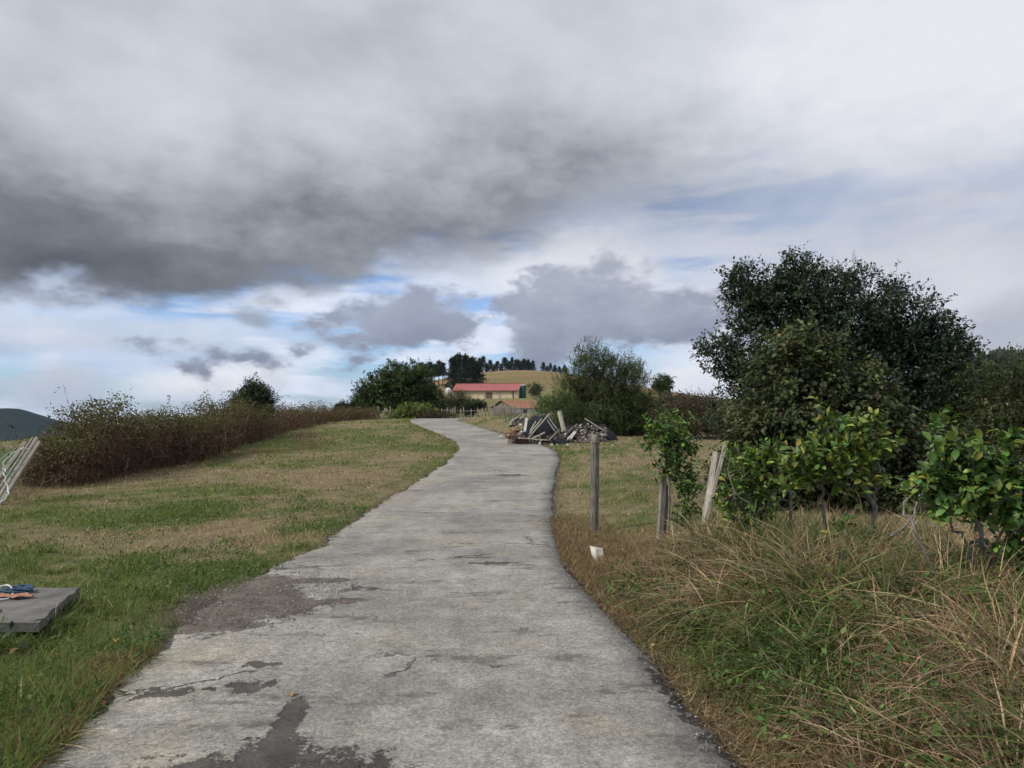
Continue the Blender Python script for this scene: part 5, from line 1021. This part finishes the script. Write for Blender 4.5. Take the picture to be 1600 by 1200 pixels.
for x0, w_, h_2, mt, nm in ((12.2, 2.4, 2.1, M_BROWN, 'door'), (22.0, .5, 2.6, M_BROWN, 'door')):
    g = Geo(); box(g, (x0 + w_ / 2, -.04, h_2 / 2 + .1), (w_, .08, h_2)); g.build(nm, mt, bwall, flat=True)
q = W(817.5, 622, 256); root = thing('silo', 'dark green cylindrical silo at the end of the barn', 'silo', q)
th = np.linspace(0, 2 * np.pi, 25)[:-1]; g = Geo(); tubes(g, np.array([[[0, 0, z] for z in (-1.0, 1.5, 3.0, 4.4)]]), np.full((1, 4), 1.15), 24); stank = g.build('tank', M_SILO, root)
g = Geo(); tubes(g, np.array([[[0, 0, 4.4], [0, 0, 4.42], [0, 0, 5.0], [0, 0, 5.02]]]), np.array([[1.15, 1.2, .3, .05]]), 24); g.build('lid', M_GREYPIPE, root)
g = Geo()
for z in (.4, 1.4, 2.4, 3.4): tubes(g, np.array([[[0, 0, z], [0, 0, z + .03], [0, 0, z + .09], [0, 0, z + .12]]]), np.array([[1.15, 1.19, 1.19, 1.15]]), 24)
g.build('hoops', M_SILO, stank)
q = W(700.5, 620, 250); root = thing('feed_tank', 'small white round topped feed tank before the barn', 'tank', q); g = Geo(); tubes(g, np.array([[[0, 0, z] for z in (.6, 1.0, 2.4, 2.9, 3.15, 3.2)]]), np.array([[.3, .85, .95, .75, .35, .05]]), 16, None, True); g.build('tank', M_TANK, root)
for sx, sy in ((-.6, -.6), (.6, -.6), (.6, .6), (-.6, .6)):
    g = Geo(); tubes(g, np.array([[[sx, sy, -1.0], [sx, sy, .2], [sx, sy, 1.3]]]), np.full((1, 3), .06), 5); g.build('leg', M_GREYPIPE, root)
# small shed
M_RUBBLE = plain('grey_stone_wall', (.16, .145, .125), .95, 5, .4, 14, .04); M_LIME = plain('limewash', (.55, .53, .48), .9, 1.5, .25, 10, .02); m, nt, b, x = newmat('clay_tiles'); v = objco(nt)
nz = x.noise(v, 3, 5, .65); nt.links.new(x.mix(x.sstep(nz, .35, .65), (.17, .075, .045), (.36, .17, .10)), b.inputs['Base Color']); b.inputs['Roughness'].default_value = .9; M_TILES = m
SD = 98.0; q = W(801, 652, SD); q[2] = float(gz(q[:1], q[1:2])[0]) - .1; root = thing('shed', 'small stone shed with clay tile roof and whitewashed side', 'shed', q); root.rotation_euler = (0, 0, .70)
Ls, Ws, hs, hr = 5.4, 4.6, EYE + 5 / F * SD - q[2] - .15, EYE + 14 / F * SD - q[2]
g = Geo(); V_ = [(0, 0, -.5), (Ls, 0, -.5), (Ls, 0, hs), (0, 0, hs)]; box(g, (Ls / 2, .12, hs / 2 - .25), (Ls - .01, .24, hs + .5)); swall = g.build('side_wall', M_LIME, root, flat=True)
g = Geo(); V_ = [(0, 0, -.5), (0, Ws, -.5), (0, Ws, hs), (0, Ws / 2, hr - .08), (0, 0, hs), (.25, 0, -.5), (.25, Ws, -.5), (.25, Ws, hs), (.25, Ws / 2, hr - .08), (.25, 0, hs)]; V_ = np.array(V_) - np.array([.003, 0, 0]); g.add(V_, [[[0, 4, 3, 2, 1], [5, 6, 7, 8, 9]]]); g.add(V_, [[[0, 5, 9, 4], [1, 2, 7, 6]]]); g.build('gable_wall', M_RUBBLE, root, flat=True)
g = Geo(); box(g, (Ls / 2, Ws - .12, hs / 2 - .25), (Ls - .01, .24, hs + .5)); box(g, (Ls - .12, Ws / 2, hs / 2 - .25), (.24, Ws - .5, hs + .5)); g.build('back_wall', M_RUBBLE, root, flat=True)
for s_ in (0, 1):
    g = Geo(); nn, mm_ = 60, 9; xx_ = np.linspace(-.25, Ls + .25, nn); tt_ = np.linspace(0, 1, mm_); XX, TT = np.meshgrid(xx_, tt_); ye, yr = (-.3, Ws / 2) if s_ == 0 else (Ws + .3, Ws / 2); ze = hs - .3 * (hr - hs) / (Ws / 2) + .06
    YY = ye + (yr - ye) * TT; ZZ = ze + (hr + .04 - ze) * TT + .035 * np.sin(XX * 2 * np.pi / .28) + .03 * (fbm(XX, TT, 2, 3) - .5) - .03 * ((TT * (mm_ - 1)) % 2)
    i = (np.arange(mm_ - 1)[:, None] * nn + np.arange(nn - 1)[None]).ravel(); f = np.c_[i, i + 1, i + nn + 1, i + nn]; g.add(np.c_[XX.ravel(), YY.ravel(), ZZ.ravel()], [f if s_ == 0 else f[:, ::-1]]); g.build('roof_slope', M_TILES, root)
g = Geo(); box(g, (2.3, -.03, hs * .38), (.7, .06, hs * .8)); g.build('door', M_DARKWOOD, swall, flat=True)

# ================================================================== thin valley haze
g = Geo(); box(g, (0, 2330, -85), (10400, 4760, 320)); hz = g.build('haze', M_CONC, kind='stuff', flat=True); hz.data.materials.clear()
m = bpy.data.materials.new('haze_air'); m.use_nodes = True; nt = m.node_tree; nt.nodes.clear(); ou = nt.nodes.new('ShaderNodeOutputMaterial'); pv = nt.nodes.new('ShaderNodeVolumePrincipled')
pv.inputs['Color'].default_value = (.55, .72, 1.0, 1); pv.inputs['Density'].default_value = 3.5e-5; pv.inputs['Anisotropy'].default_value = 0.0; nt.links.new(pv.outputs[0], ou.inputs['Volume']); hz.data.materials.append(m)
tag(hz, 'faint blue haze over the distant hills')
